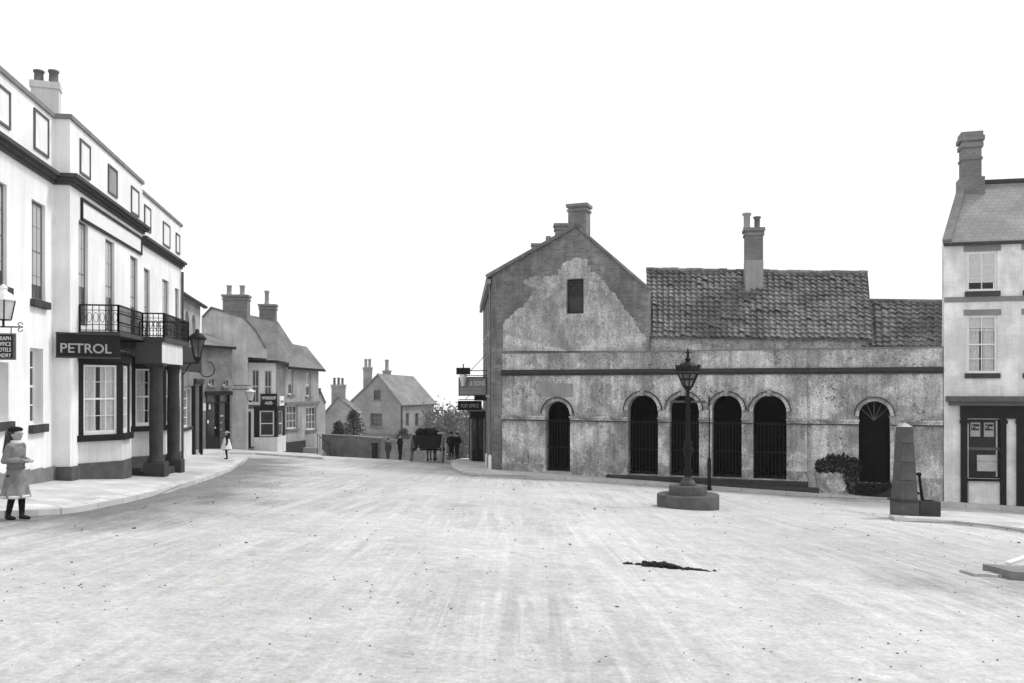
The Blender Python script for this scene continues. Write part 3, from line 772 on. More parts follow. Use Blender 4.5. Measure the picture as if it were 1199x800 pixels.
# pale rendered gable house behind and beside the shop
Y4 = 48.6
F4 = Face((P(236, 0, 46.6).x, 46.6), (1, 0.28)); 
def f4(px, py): u = F4.u(px); return (u, F4.z(py, u))
pale = thing('pale_house', F4.p(1.3, -2, G(-15, 48)), 'pale rendered house whose blank gable rises over the brick shop', 'house')
gpoly = [(f4(236, 400)[0], -3.6), (f4(290, 400)[0], -3.6), f4(290, 402), f4(300, 389), f4(285, 372), f4(247, 361), f4(236, 373)]
gpoly[2] = f4(290.5, 404); gpoly = gpoly[:2]+[f4(290, 418), f4(312, 419.5), f4(312.2, 409), f4(300, 388), f4(285, 372), f4(247, 361), f4(236, 373)]
w = MB(); F4.wall(w, gpoly, [], 0, 5.0); mk('wall', w, 'pale_render', pale)
w = MB()
tp = [f4(236, 373), f4(247, 361), f4(285, 372), f4(300, 388), f4(312, 409)]
for i in range(4):
    (ua, za), (ub, zb) = tp[i], tp[i+1]
    roof_slab(w, F4.p(ua, 0.08, za+0.09), F4.p(ub, 0.08, zb+0.09), F4.p(ub, -5.1, zb+0.09), F4.p(ua, -5.1, za+0.09), 0.1)
mk('roof', w, 'plain_tile', pale)
cc = P(277, 0, 51.5); zt = P(0, 346, 51.5).z
chimney(pale, (cc.x, cc.y), 1.42, 0.9, 3.5, zt, 'brick', ((-0.43, 0.16, 0.6), (0.34, 0.16, 0.6)), (1, 0.1), potm='pot_pale')

# the pub with the ales sign: bay standing forward
a, b = P(289.5, 0, 48.6), P(323.5, 0, 49.0); c = P(334, 0, 51.2)
F5 = Face((a.x, a.y), (b.x-a.x, b.y-a.y)); L5 = (b-a).xy.length
F5b = Face((b.x, b.y), (c.x-b.x, c.y-b.y)); L5b = (c-b).xy.length
pub = thing('public_house', F5.p(L5/2, -2, G(-14, 50)), 'two storey public house with a white window surround and dark front under the ales sign', 'pub')
def R5(x0, x1, y0, y1): return F5.rect(x0, x1, y0, y1)
ez5 = F5.z(421, L5/2); w1 = [R5(295, 303.5, 433, 472), R5(309.5, 318, 434, 472)]
rdoor = R5(287.5, 293.5, 484, 523); rdoor[0] = 0.02
rbar = R5(304, 321, 481, 511); rbar2 = F5b.rect(325, 331, 481, 511)
w = MB(); F5.wall(w, [(0, -4), (L5, -4), (L5, ez5), (0, ez5)], [rectpoly(q) for q in w1+[rbar]], 0, 0.25)
F5b.wall(w, [(0.003, -4), (L5b, -4), (L5b, ez5), (0.003, ez5)], [rectpoly(rbar2)], 0, 0.25)
F5.box(w, 0, L5-0.3, -5, -0.26, -4, ez5-0.002)
mk('wall', w, 'brick', pub)
# white first-floor surround
su = R5(290, 323, 425, 474); w = MB()
F5.wall(w, [(su[0]+0.02, su[2]), (su[1], su[2]), (su[1], su[3]), (su[0]+0.02, su[3])], [rectpoly(q) for q in w1], 0.035, 0.03); mk('window_surround', w, 'white_paint', pub)
for q in w1: window(F5, q, pub, 0, 2, 2, glassm='haze_glass', frame='white_paint', depth=0.08)
# dark bar front with white panel below
fr = R5(297.5, 323.4, 476, 512); w = MB()
F5.wall(w, rectpoly(fr), [rectpoly(rbar)], 0.06, 0.055); f2 = F5b.rect(323.8, 333, 476, 512)
F5b.wall(w, [(0.0, fr[2]), (f2[1], fr[2]), (f2[1], fr[3]), (0.0, fr[3])], [rectpoly(rbar2)], 0.06, 0.055); mk('bar_front', w, 'dark_paint', pub)
window(F5, rbar, pub, 0.06, 1, 2, glassm='dark_glass', depth=0.08, sill=None, fr=0.07)
window(F5b, rbar2, pub, 0.06, 1, 2, glassm='haze_glass', depth=0.08, fr=0.06)
w = MB(); F5.box(w, fr[0], L5+0.06, 0.003, 0.07, -2.15, fr[2]-0.002); F5b.box(w, 0.0, L5b-0.1, 0.003, 0.07, -2.15, fr[2]-0.002); mk('panel', w, 'white_render', pub)
w = MB(); F5.box(w, fr[0], L5+0.07, 0.003, 0.09, -2.6, -2.152); F5b.box(w, 0.0, L5b-0.1, 0.003, 0.09, -2.6, -2.152); mk('plinth', w, 'dark_stone', pub)
w = MB(); F5.box(w, rdoor[0]-0.08, rdoor[1], 0.003, 0.05, rdoor[2]-0.1, rdoor[3]); dd = mk('door', w, 'dark_paint', pub)
w = MB(); F5.box(w, rdoor[1]+0.02, fr[0]-0.01, 0.003, 0.12, rdoor[2], rdoor[3]+0.1); F5.box(w, rdoor[0]-0.1, fr[0]-0.01, 0.003, 0.13, rdoor[3]+0.103, rdoor[3]+0.25); mk('door_surround', w, 'white_render', pub)
w = MB(); F5.box(w, rdoor[0]-0.2, fr[0], 0.05, 0.5, rdoor[2]-0.4, rdoor[2]-0.08); mk('door_step', w, 'mid_stone', pub)
# roof: long slope to the street
rA, rB = P(283, 367, 53.5), P(325, 376, 54.5); rC = P(345, 406.5, 54)
w = MB(); eA, eB, eC = F5.p(-0.1, 0.25, ez5), F5.p(L5+0.1, 0.3, ez5-0.05), F5b.p(L5b+0.2, 0.15, ez5-0.12)
def slab3(mb, pts, t=0.12):
    pts = [Vector(q) for q in pts]; n = (pts[1]-pts[0]).cross(pts[2]-pts[0]).normalized()
    if n.z < 0: n = -n
    mb.prism([q-n*t for q in pts], n*t)
slab3(w, [eA, eB, rB, rA]); slab3(w, [eB, eC, rC, rB])
bk = Vector((-3, 5, -3)); slab3(w, [rA, rB, rB+bk, rA+bk]); mk('roof', w, 'plain_tile', pub)
w = MB(); w.bar(eA+Vector((0, 0, -.1)), eB+Vector((0, 0, -.1)), 0.1); w.bar(eB+Vector((0, 0, -.1)), eC+Vector((0, 0, -.1)), 0.1); mk('gutter', w, 'black_iron', pub)
cc = P(314, 0, 54.6)
chimney(pub, (cc.x, cc.y), 1.0, 0.8, 2.8, P(0, 357, 54.6).z, 'brick', ((-0.08, 0.15, 0.9),), (1, 0.15), potm='pot_pale')
# ales sign
rr = R5(305, 324.5, 462, 475.5)
w = MB(); F5.box(w, rr[0], rr[1], 0.07, 0.14, rr[2], rr[3]); o = mk('ales_sign', w, 'dark_paint'); tag(o, 'black board lettered WORKSOP ALES across the front of the pub', 'sign')
w = MB(); F5.box(w, rr[0]-0.02, rr[1]+0.02, 0.06, 0.16, rr[3]+0.001, rr[3]+0.04); mk('moulding', w, 'black_iron', o)
um = (rr[0]+rr[1])/2
text_mesh('WORKSOP', 0.24, F5, um, rr[2]+0.38, 0.145, o, 'letter_white', sx=0.66, bold=0.006)
text_mesh('-ALES-', 0.24, F5, um, rr[2]+0.1, 0.145, o, 'letter_white', sx=0.72, bold=0.006)
q2 = F5b.rect(326.5, 331.5, 464, 475)
w = MB(); F5b.box(w, q2[0], q2[1], 0.003, 0.06, q2[2], q2[3]); o = mk('advert_plate', w, 'card_white'); tag(o, 'small square white plate on the side wall right of the ales sign', 'sign')
w = MB(); F5b.box(w, q2[0]+.15, q2[1]-.15, 0.061, 0.065, q2[2]+.15, q2[3]-.25); mk('faded_mark', w, 'sign_grey', o)
# pub lantern on long bracket
bp0 = F4.p(F4.u(272), 0.003, F4.z(458, 1.5)); tip = P(300, 456, 47.3); bp0 = P(271, 456, 46.9)
lan2 = thing('pub_lantern', tip, 'white capped lantern on a long iron arm by the pub door', 'lantern')
w = MB(); w.bar(bp0, tip+Vector((0, 0, 0.02)), 0.04); w.bar(bp0+Vector((0.1, 0.1, 0.22)), tip+Vector((-0.25, 0, 0.22)), 0.025); w.bar(tip+Vector((-0.55, 0, .24)), tip+Vector((-0.55, 0, -.1)), 0.03, up=(1, 0, 0)); mk('bracket', w, 'black_iron', lan2)
q = P(293, 0, 47.3); z1, z0 = P(0, 459, 47.3).z, P(0, 469, 47.3).z
w = MB().lathe((q.x, q.y, 0), [(0.14, z0), (0.24, z1)], 6, smooth=False); mk('lantern_glass', w, 'lamp_glass', lan2)
w = MB().lathe((q.x, q.y, 0), [(0.30, z1), (0.30, z1+.03), (0.16, z1+.14), (0.06, z1+.2)], 12); mk('lantern_top', w, 'white_paint', lan2)
w = MB().lathe((q.x, q.y, 0), [(0.15, z0-.03), (0.15, z0), (0.05, z0-0.1)], 6, smooth=False); mk('lantern_base', w, 'black_iron', lan2)
# dark lantern on the hotel side
q = P(231, 0, 31.0); lan3 = thing('iron_lantern', P(231, 410, 31.0), 'dark iron lantern on a scrolled bracket beyond the hotel balcony', 'lantern')
z1, z0 = P(0, 398, 31).z, P(0, 418, 31).z
w = MB().lathe((q.x, q.y, 0), [(0.12, z0), (0.26, z1)], 6, smooth=False); mk('lantern_glass', w, 'haze_glass', lan3)
w = MB().lathe((q.x, q.y, 0), [(0.32, z1), (0.33, z1+.05), (0.2, z1+.2), (0.07, z1+.26), (0.07, z1+.34), (0.02, z1+.4)], 12); mk('lantern_top', w, 'black_iron', lan3)
w = MB()
for i in range(6):
    t = math.pi*i/3; w.bar((q.x+.125*math.cos(t), q.y+.125*math.sin(t), z0), (q.x+.265*math.cos(t), q.y+.265*math.sin(t), z1), 0.025, up=(1, 0, 0))
w.lathe((q.x, q.y, 0), [(0.05, z0-.25), (0.14, z0-.03), (0.14, z0)], 6, smooth=False)
mk('lantern_frame', w, 'black_iron', lan3)
w = MB(); wl = FH.p(UC1-0.1, WC+0.02); w.bar(Vector((wl.x, wl.y, z0-0.22)), Vector((q.x, q.y, z0-0.22)), 0.04); w.bar(Vector((wl.x, wl.y, z0-0.75)), Vector((q.x-0.25, q.y, z0-0.24)), 0.03)
pts = [Vector((q.x+0.35+0.28*math.cos(t*0.5), q.y, z0-0.45+0.28*math.sin(t*0.5))) for t in range(-6, 4)]; w.tube(pts, 0.018, 5)
mk('bracket', w, 'black_iron', lan3)

# grey stuccoed house with hipped roof at the street's end
a, b = P(334, 0, 51.2), P(373, 0, 55.0)
F6 = Face((a.x, a.y), (b.x-a.x, b.y-a.y)); 
if F6.n.x < 0: F6.n = -F6.n
L6 = (b-a).xy.length
hp = thing('hipped_house', F6.p(L6/2, -2, G(-12.5, 54)), 'grey stuccoed house with hipped tile roof ending the left row of buildings', 'house')
ez6 = F6.z(430, L6/2)
u1 = [F6.rect(337.5, 343.5, 433, 462), F6.rect(358.5, 364, 437, 464)]
u0 = [F6.rect(335.5, 348.5, 475, 502), F6.rect(358.5, 370.5, 477, 503)]
w = MB(); F6.wall(w, [(0, -5), (L6, -5), (L6, ez6), (0, ez6)], [rectpoly(q) for q in u1+u0], 0, 0.25)
F6.box(w, L6-0.25, L6-0.003, -5, -0.253, -5, ez6); F6.box(w, 0.0, 0.25, -5, -0.253, -5, ez6)
mk('wall', w, 'grey_stucco', hp)
for q in u1: window(F6, q, hp, 0, 1, 2, sill='mid_stone', blind=0.6, depth=0.1)
for q in u0: window(F6, q, hp, 0, 3, 3, sill='mid_stone', glassm='haze_glass', depth=0.1, meeting=False)
w = MB(); F6.box(w, 0, L6+0.05, 0.003, 0.1, F6.z(473.5, L6/2), F6.z(470.5, L6/2)); mk('string_course', w, 'mid_stone', hp)
w = MB(); F6.box(w, 0.02, L6*0.55, 0.003, 0.12, -3.6, F6.z(517, 1)); mk('plinth', w, 'dark_stone', hp)
eA, eB = F6.p(-0.1, 0.3, ez6), F6.p(L6+0.3, 0.3, ez6-0.1); g1, g2 = P(338, 402, 55.5), P(359, 406, 57)
eC, eD = F6.p(L6+0.3, -5, ez6-0.1), F6.p(-0.1, -5, ez6)
w = MB(); slab3(w, [eA, eB, g2, g1]); slab3(w, [eB, eC, g2]); slab3(w, [eC, eD, g1, g2]); mk('roof', w, 'plain_tile', hp)
w = MB(); w.bar(eA-Vector((0, 0, .1)), eB-Vector((0, 0, .1)), 0.1); mk('gutter', w, 'black_iron', hp)
# railed front steps
st = thing('front_steps', F6.p(L6*0.8, 0.8, G(-12, 55)), 'stone front steps with iron railings outside the grey house', 'steps')
w = MB(); gz = G(-12, 54)
for k in range(4): F6.box(w, L6*0.45+0.35*k, L6*0.45+0.35*(k+1), 0.13, 1.2, gz-0.6, gz+0.72-0.17*k)
mk('treads', w, 'pale_stone', st)
w = MB()
for k in range(6):
    q = F6.p(L6*0.45+0.3*k, 1.15, gz+0.7-0.14*k); w.bar(q-Vector((0, 0, .4)), q+Vector((0, 0, .85)), 0.03, up=(1, 0, 0))
w.bar(F6.p(L6*0.45, 1.15, gz+1.55), F6.p(L6*0.45+1.5, 1.15, gz+0.85), 0.04)
mk('railing', w, 'grey_iron', st)
# small gabled wing beyond
a = P(375, 0, 58); FW = Face((a.x, a.y), (0.9, 0.43)); w = MB()
wing = thing('gabled_wing', (a.x, a.y+1, G(a.x, a.y)), 'small pale gabled porch just right of the hipped house', 'outbuilding')
FW.wall(w, [(-0.4, -5.5), (0.35, -5.5), (0.35, FW.z(471, 0)), (-0.05, FW.z(456, 0)), (-0.4, FW.z(474, 0))], [], 0, 3); mk('wall', w, 'white_render', wing)
w = MB(); roof_slab(w, FW.p(0.4, 0.1, FW.z(472, 0)), FW.p(-0.05, 0.1, FW.z(454.5, 0)), FW.p(-0.05, -3, FW.z(454.5, 0)), FW.p(0.4, -3, FW.z(472, 0)), 0.1)
roof_slab(w, FW.p(-0.45, 0.1, FW.z(475, 0)), FW.p(-0.05, 0.1, FW.z(454.5, 0)), FW.p(-0.05, -3, FW.z(454.5, 0)), FW.p(-0.45, -3, FW.z(475, 0)), 0.1); mk('roof', w, 'plain_tile', wing)

# ================================================================= FAR HOUSES
c6 = P(469, 0, 82); F7 = Face((c6.x, c6.y), (.35, .937)); F7g = Face((c6.x, c6.y), (-.937, .35), (-.35, -.937))
gh = thing('gabled_house', (c6.x-2, c6.y+3, G(c6.x, c6.y)), 'brick gabled house with a long catslide roof down the hill beyond the cart', 'house')
def g7(px, py): u = F7g.u(px); return (u, F7g.z(py, u))
us = F7.u(508); ez7 = F7.z(474, 0)
wa, wb, wc = [F7g.rect(437.5, 446, 457, 468), F7g.rect(433.5, 447.5, 484, 500), None][:2]+[None]
gp_ = [(0, -12), (g7(379, 489)[0], -12), g7(379, 489), g7(408, 473), g7(423, 459), g7(443, 438.5), g7(469, 474)]
w = MB(); F7g.wall(w, gp_, [rectpoly(wa), rectpoly(wb)], 0, 0.3)
sw = [F7.rect(475, 479, 484, 499), F7.rect(486, 490, 484, 499), F7.rect(497.5, 501.5, 485, 499)]
F7.wall(w, [(0.003, -12), (us, -12), (us, ez7), (0.003, ez7)], [rectpoly(q) for q in sw], 0, 0.3)
F7.box(w, us-0.3, us-0.003, -5, -0.303, -12, ez7)
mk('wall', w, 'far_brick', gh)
window(F7g, wa, gh, 0, 2, 2, sill='mid_stone', glassm='haze_glass', frame='mid_paint', meeting=False)
window(F7g, wb, gh, 0, 3, 3, sill='mid_stone', glassm='haze_glass', frame='grey_wood', meeting=False)
for q in sw: window(F7, q, gh, 0, 2, 2, glassm='haze_glass', frame='grey_wood')
w = MB(); F7g.box(w, 0, g7(395, 508)[0], 0.003, 0.08, F7g.z(509.5, 2), F7g.z(507.5, 2)); mk('string_course', w, 'mid_stone', gh)
pk = F7g.p(*[g7(443, 438.5)[0], 0.15, g7(443, 438.5)[1]+0.08]); back = F7.d*us
hipend = pk+F7.d*7.6+Vector((0, 0, -0.2))
e1 = F7.p(-0.15, 0.3, ez7-0.05); e2 = F7.p(us+0.2, 0.3, ez7-0.05)
w = MB(); slab3(w, [e1, e2, hipend, pk], 0.15); slab3(w, [e2, e2-F7.n*5, hipend], 0.15)
seq = [(443, 438.5), (423, 459), (408, 473), (379, 489)]
for i in range(3):
    (ua, za), (ub, zb) = g7(*seq[i]), g7(*seq[i+1])
    roof_slab(w, F7g.p(ua, 0.15, za+0.08), F7g.p(ub, 0.15, zb+0.08), F7g.p(ub, -7.4, zb-0.1), F7g.p(ua, -7.4, za-0.1), 0.12)
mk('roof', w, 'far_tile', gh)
w = MB(); w.bar(pk+Vector((0, -.06, -.02)), e1+Vector((0, -.06, -.02)), 0.14, 0.16); mk('verge_board', w, 'grey_wood', gh)
w = MB().cyl(F7.p(0.15, 0.08, -11), F7.p(0.15, 0.08, ez7-0.1), 0.06, n=8); mk('drainpipe', w, 'grey_iron', gh)
c = P(430.5, 0, 84.5); chimney(gh, (c.x, c.y), 0.85, 0.85, -3, P(0, 430.5, 84.5).z, 'far_brick', ((-0.18, 0.16, 0.85), (0.2, 0.16, 0.85)), (1, 0.2), potm='pot_pale')
c = P(453, 0, 86); chimney(gh, (c.x, c.y), 0.75, 0.75, 0, P(0, 434, 86).z, 'far_brick', ((0, 0.2, 1.1),), (1, 0.2), potm='pot_pale')
# cottage behind, left
ct = thing('cottage', P(393, 500, 74), 'low cottage roof with a three pot chimney behind the garden trees', 'house')
a = P(377, 0, 73); F8 = Face((a.x, a.y), (1, 0.1)); w = MB()
l8 = [F8.u(378), F8.u(396), F8.u(420)]
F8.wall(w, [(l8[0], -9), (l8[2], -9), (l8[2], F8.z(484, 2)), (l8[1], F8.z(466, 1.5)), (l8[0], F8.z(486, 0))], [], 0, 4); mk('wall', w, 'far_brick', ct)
w = MB()
for (ua, za, ub, zb) in ((l8[0]-0.15, F8.z(488, 0), l8[1], F8.z(465, 1)), (l8[1], F8.z(465, 1), l8[2]+0.1, F8.z(486, 2))):
    roof_slab(w, F8.p(ua, 0.1, za+.08), F8.p(ub, 0.1, zb+.08), F8.p(ub, -4.1, zb+.08), F8.p(ua, -4.1, za+.08))
mk('roof', w, 'pantile', ct)
c = P(396.5, 0, 74.5); chimney(ct, (c.x, c.y), 1.15, 0.9, -4, P(0, 450.5, 74.5).z, 'far_brick', ((-0.36, 0.12, 0.6), (0, 0.12, 0.62), (0.33, 0.12, 0.58)), (1, 0.1))

# garden wall and gate pier
a, b = P(377, 0, 54.5), P(446, 0, 51.5); FGw = Face((a.x, a.y), (b.x-a.x, b.y-a.y)); Lg = (b-a).xy.length
gw = thing('garden_wall', FGw.p(Lg/2, 0, G(-10, 53)), 'dark brick garden wall with sloped coping along the left kerb', 'wall')
w = MB(); FGw.wall(w, [(0, -4.5), (Lg, -4.5), (Lg, FGw.z(514.5, Lg)), (Lg*0.72, FGw.z(513, Lg*.7)), (Lg*0.5, FGw.z(511.5, Lg/2)), (0, FGw.z(510, 0))], [], 0, 0.35); mk('brickwork', w, 'brick', gw)
w = MB(); 
for (p0, p1) in (((0, 510), (Lg*0.5, 511.5)), ((Lg*0.5, 511.5), (Lg, 514.5))):
    w.bar(FGw.p(p0[0], -0.17, FGw.z(p0[1], p0[0])+0.04), FGw.p(p1[0], -0.17, FGw.z(p1[1], p1[0])+0.04), 0.42, 0.08)
mk('coping', w, 'mid_stone', gw)
u = FGw.u(441); gpz = G(FGw.p(u).x, FGw.p(u).y)
w = MB(); FGw.box(w, u-0.12, u+0.12, 0.05, 0.3, gpz-0.3, FGw.z(520, u)); FGw.box(w, u-0.15, u+0.15, 0.02, 0.33, FGw.z(520, u)+.001, FGw.z(519, u)+0.02)
o = mk('gate_post', w, 'wood'); tag(o, 'dark timber gate post at the right end of the garden wall', 'post')

# ================================================================= RIGHT SIDE: market hall
A0 = P(588, 0, 37.8); A1 = P(1104, 0, 31.7)
FR = Face((A0.x, A0.y), (A1.x-A0.x, A1.y-A0.y)); LR = (A1-A0).xy.length
if FR.n.y > 0: FR.n = -FR.n
ZT = -1.97        # threshold level of the arches
zc0, zc1, zim0, zim1, zpar = 2.24, 2.44, 0.27, 0.42, 3.15
hall = thing('market_hall', FR.p(LR*0.6, -2, G(9, 36)), 'long weathered stucco arcade with arched gateways, dark cornice and pantiled roof', 'market hall')
um0, um1 = FR.u(715), FR.u(945)
arch1 = FR.rect(638.5, 667.5, 470, 552); archR = FR.rect(1005.5, 1042.5, 470, 565)
mids = [FR.rect(x0, x1, 462, 556, 0.10) for (x0, x1) in ((735, 770.5), (783.5, 818.5), (833.5, 868.5), (881.5, 921))]
for a in [arch1, archR]+mids: a[2] = ZT
arch1[3] = 1.08; archR[3] = 1.15
for a in mids: a[3] = 1.36
w = MB()
FR.wall(w, [(0, -3.6), (um0, -3.6), (um0, zpar), (0, zpar)], [archpoly(*arch1)], 0, 0.45)
FR.wall(w, [(um0, -3.6), (um1, -3.6), (um1, zpar+0.002), (um0, zpar+0.002)], [archpoly(*a) for a in mids], 0.10, 0.55)
FR.wall(w, [(um1, -3.6), (LR, -3.6), (LR, zpar), (um1, zpar)], [archpoly(*archR)], 0, 0.45)
mk('wall', w, 'old_stucco', hall)
# cornice and parapet coping
w = MB()
for (a, b, ww) in ((-0.02, um0-0.002, 0), (um0, um1, 0.10), (um1+0.002, LR, 0)):
    FR.box(w, a, b, ww+0.003, ww+0.07, zc0-0.05, zc0+0.05); FR.box(w, a, b, ww+0.003, ww+0.15, zc0+0.052, zc0+0.13); FR.box(w, a, b, ww+0.003, ww+0.11, zc0+0.132, zc1)
mk('cornice', w, 'dark_stone', hall)
w = MB()
for (a, b, ww) in ((um0, um1, 0.10), (um1+0.002, LR, 0)): FR.box(w, a, b, ww-0.3, ww+0.04, zpar+0.003, zpar+0.05)
mk('coping', w, 'mid_stone', hall)
# impost bands between the openings
w = MB(); 
def segs(a, b, ops):
    x = a; out = []
    for o_ in sorted(ops, key=lambda q: q[0]): out.append((x, o_[0]-0.0)); x = o_[1]
    out.append((x, b)); return out
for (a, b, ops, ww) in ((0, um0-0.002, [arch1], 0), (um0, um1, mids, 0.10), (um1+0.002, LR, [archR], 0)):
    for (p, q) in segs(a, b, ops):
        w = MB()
        if q-p > 0.05: FR.box(w, p, q, ww+0.003, ww+0.07, zim0, zim1-0.05); FR.box(w, p-0.02*(p > a), q+0.02*(q < b), ww+0.003, ww+0.13, zim1-0.048, zim1+0.02); FR.box(w, p, q, ww+0.003, ww+0.09, zim0-0.045, zim0-0.002, 1)  # last box: dark strip, the shade under the band put in as colour
        if w.v: mk('impost_band', w, ['old_stucco', 'dark_stone'], hall)  # dark_stone here only colours the shade strip under the band
# archivolts
def archivolt(a, ww, t=0.14, pr=0.09):
    k = MB(); r = (a[1]-a[0])/2; c = (a[0]+a[1])/2; zs = a[3]-r; n = 18
    for i in range(n):
        t0, t1 = math.pi*i/n, math.pi*(i+1)/n
        for (ra, rb, pp, mi_) in ((r, r+t, pr, 0), (r+t, r+t+0.035, pr+0.05, 1)):
            q = [(ra, t0), (rb, t0), (rb, t1), (ra, t1)]
            pts = [FR.p(c+rr*math.cos(tt), ww+0.003, max(zim1+0.022, zs+rr*math.sin(tt))) for rr, tt in q]
            k.prism(pts, FR.n*pp, mi_)
    if ww > 0: FR.box(k, c-0.09, c+0.09, ww+pp+0.002, ww+pp+0.06, a[3]-0.03, a[3]+t+0.1)
    mk('archivolt', k, ['old_stucco', 'dark_stone'], hall)
for a in [arch1, archR]: archivolt(a, 0)
for a in mids: archivolt(a, 0.10)
# dark interior behind the openings
w = MB()
for a, b in ((arch1[0]-0.4, arch1[1]+0.4), (mids[0][0]-0.3, mids[-1][1]+0.3), (archR[0]-0.4, archR[1]+0.4)):
    FR.box(w, a, b, -2.6, -2.5, ZT-0.3, 2.1); FR.box(w, a-0.1, a, -2.5, -0.46, ZT-0.3, 2.1); FR.box(w, b, b+0.1, -2.5, -0.46, ZT-0.3, 2.1)
    FR.box(w, a, b, -2.5, -0.46, 2.0, 2.1); FR.box(w, a, b, -2.5, -0.46, ZT-0.4, ZT-0.005)
mk('interior', w, 'room_dark', hall)
# iron gates in the arches
for a in mids+[arch1]:
    k = MB(); ww = -0.18; r = (a[1]-a[0])/2; c = (a[0]+a[1])/2; n = 9
    for i in range(1, n):
        x = a[0]+(a[1]-a[0])*i/n; FR.box(k, x-0.012, x+0.012, ww-0.012, ww+0.012, ZT+0.05, zim0+0.05)
    for z in (ZT+0.1, -0.92, zim0-0.05): FR.box(k, a[0]+0.01, a[1]-0.01, ww-0.03, ww-0.013, z-0.025, z+0.025)
    mk('gate', k, 'black_iron', hall)
# right-hand door with fanlight
k = MB(); FR.box(k, archR[0], archR[1], -0.36, -0.30, ZT, 0.30)
cx = (archR[0]+archR[1])/2
for (a, b) in ((archR[0]+0.08, cx-0.05), (cx+0.05, archR[1]-0.08)):
    for (za, zb) in ((ZT+0.15, ZT+0.9), (ZT+1.05, 0.1)): FR.box(k, a, b, -0.30, -0.275, za, zb)
FR.box(k, archR[0], archR[1], -0.36, -0.24, 0.302, 0.39)
dr = mk('door', k, 'black_door', hall)
k = MB(); pl = [q for q in archpoly(archR[0], archR[1], 0.392, archR[3])]
FR.wall(k, pl, [], -0.32, 0.03); mk('fanlight', k, 'black_door', dr)
k = MB(); r = (archR[1]-archR[0])/2
for i in range(1, 6):
    t = math.pi*i/6; k.bar(FR.p(cx, -0.30, 0.40), FR.p(cx+r*0.97*math.cos(t), -0.30, archR[3]-r+r*0.97*math.sin(t)), 0.03)
mk('glazing_bars', k, 'mid_paint', dr)
# steps along the arcade and under the door
k = MB(); FR.box(k, um0-0.1, um1+0.05, 0.103, 0.45, -3.4, ZT-0.02); FR.box(k, um0-0.25, um1+0.45, 0.453, 0.95, -3.4, ZT-0.20)
mk('steps', k, 'dark_stone', hall, bevel=0.015)
k = MB(); FR.box(k, arch1[0]-0.1, arch1[1]+0.1, -0.44, 0.10, ZT-0.5, ZT-0.004); mk('threshold', k, 'pale_stone', hall)
k = MB(); FR.box(k, archR[0]-0.05, archR[1]+0.05, -0.44, 0.16, ZT-0.14, ZT-0.004); FR.box(k, archR[0]-0.15, archR[1]+0.1, 0.0035, 0.45, -3.3, ZT-0.145)
mk('door_step', k, 'dark_stone', hall, bevel=0.015)
# low plinth
for (p, q, ww, h) in [(-0.01, arch1[0]-0.12, 0, .30), (arch1[1]+0.12, um0-0.002, 0, .30), (archR[1]+0.12, LR-0.01, 0, .25), (um1+0.5, archR[0]-0.16, 0, .30)]+[(p_, q_, 0.10, .36) for (p_, q_) in segs(um0, um1, mids)]:
    k = MB(); FR.box(k, p, q, ww+0.003, ww+0.05, -3.5 if ww == 0 else ZT-0.018, ZT+h); mk('plinth', k, 'old_stucco', hall)
# repaired and whitewashed patches, slight thickness
def patch(name, pts, m, ww=0.003, t=0.008, jag=0.0):
    pl = []
    for i in range(len(pts)):
        a, b = pts[i], pts[(i+1) % len(pts)]; n = 6 if jag else 1
        for j in range(n):
            s = j/n; x, y = a[0]*(1-s)+b[0]*s, a[1]*(1-s)+b[1]*s
            if jag: x += random.uniform(-jag, jag); y += random.uniform(-jag, jag)
            u = FR.u(x, ww); pl.append((u, FR.z(y, u, ww)))
    k = MB(); FR.wall(k, pl, [], ww+t, t); return mk(name, k, m, hall)
mat('whitewash', 0.58, 0.3, 3, speck=0.7, speck_scale=9, speck_thr=0.53, patch=0.45, streak=0.3, patch_scale=2.5, fine=0.35, fine_scale=18)
patch('plaster_repair', [(634, 449), (671, 449), (671, 465), (634, 465)], 'chimney_stucco')
patch('whitewash', [(956, 554), (975, 553), (990, 556), (992, 570), (985, 577), (957, 573)], 'whitewash', 0.056, jag=1.6)
patch('whitewash', [(1039, 485), (1047, 500), (1047, 580), (1042, 582), (1042.8, 565), (1042.8, 490)], 'whitewash', 0.003, jag=0.5)

# setback wall and pantile roofs
def pantiles(mb, A, B, C, D, pitch=0.235, course=0.275, amp=0.038):
    """A,B eave ends; C,D ridge ends (above B and A)"""
    A, B, C, D = map(Vector, (A, B, C, D)); nx = max(4, int((B-A).length/pitch)); ny = max(3, int((D-A).length/course))
    N_ = (B-A).cross(D-A).normalized()
    if N_.z < 0: N_ = -N_
    sub = 6; prof = [amp*(math.sin(2*math.pi*k/sub)+0.35*math.sin(4*math.pi*k/sub)) for k in range(sub)]
    for j in range(ny):
        v0, v1 = j/ny, min(1.0, (j+1.12)/ny); jit = [random.uniform(-0.012, 0.016)+(0.03 if random.random() < 0.03 else 0) for _ in range(nx+1)]
        vs = []; cols = nx*sub+1
        for (v, lift) in ((v0, 0.06), (v1, 0.0)):
            for i in range(cols):
                s = i/(cols-1); q = A.lerp(B, s).lerp(D.lerp(C, s), v)
                sag = 0.06*mnoise.noise((s*4, v*2, 1.0))+0.03*mnoise.noise((s*17, v*6, 2.0))
                vs.append(q+N_*(prof[i % sub]+lift+jit[i//sub]+sag)+(D-A).normalized()*(jit[i//sub]*2 if lift else 0))
        for i in range(cols):       # front lip
            vs.append(vs[i]-N_*0.05)
        fs = [(i, i+1, cols+i+1, cols+i) for i in range(cols-1)]+[(2*cols+i, 2*cols+i+1, i+1, i) for i in range(cols-1)]
        mb.add(vs, fs, 0, False)
    mb.prism([A-N_*0.03, B-N_*0.03, C-N_*0.03, D-N_*0.03], -N_*0.06)
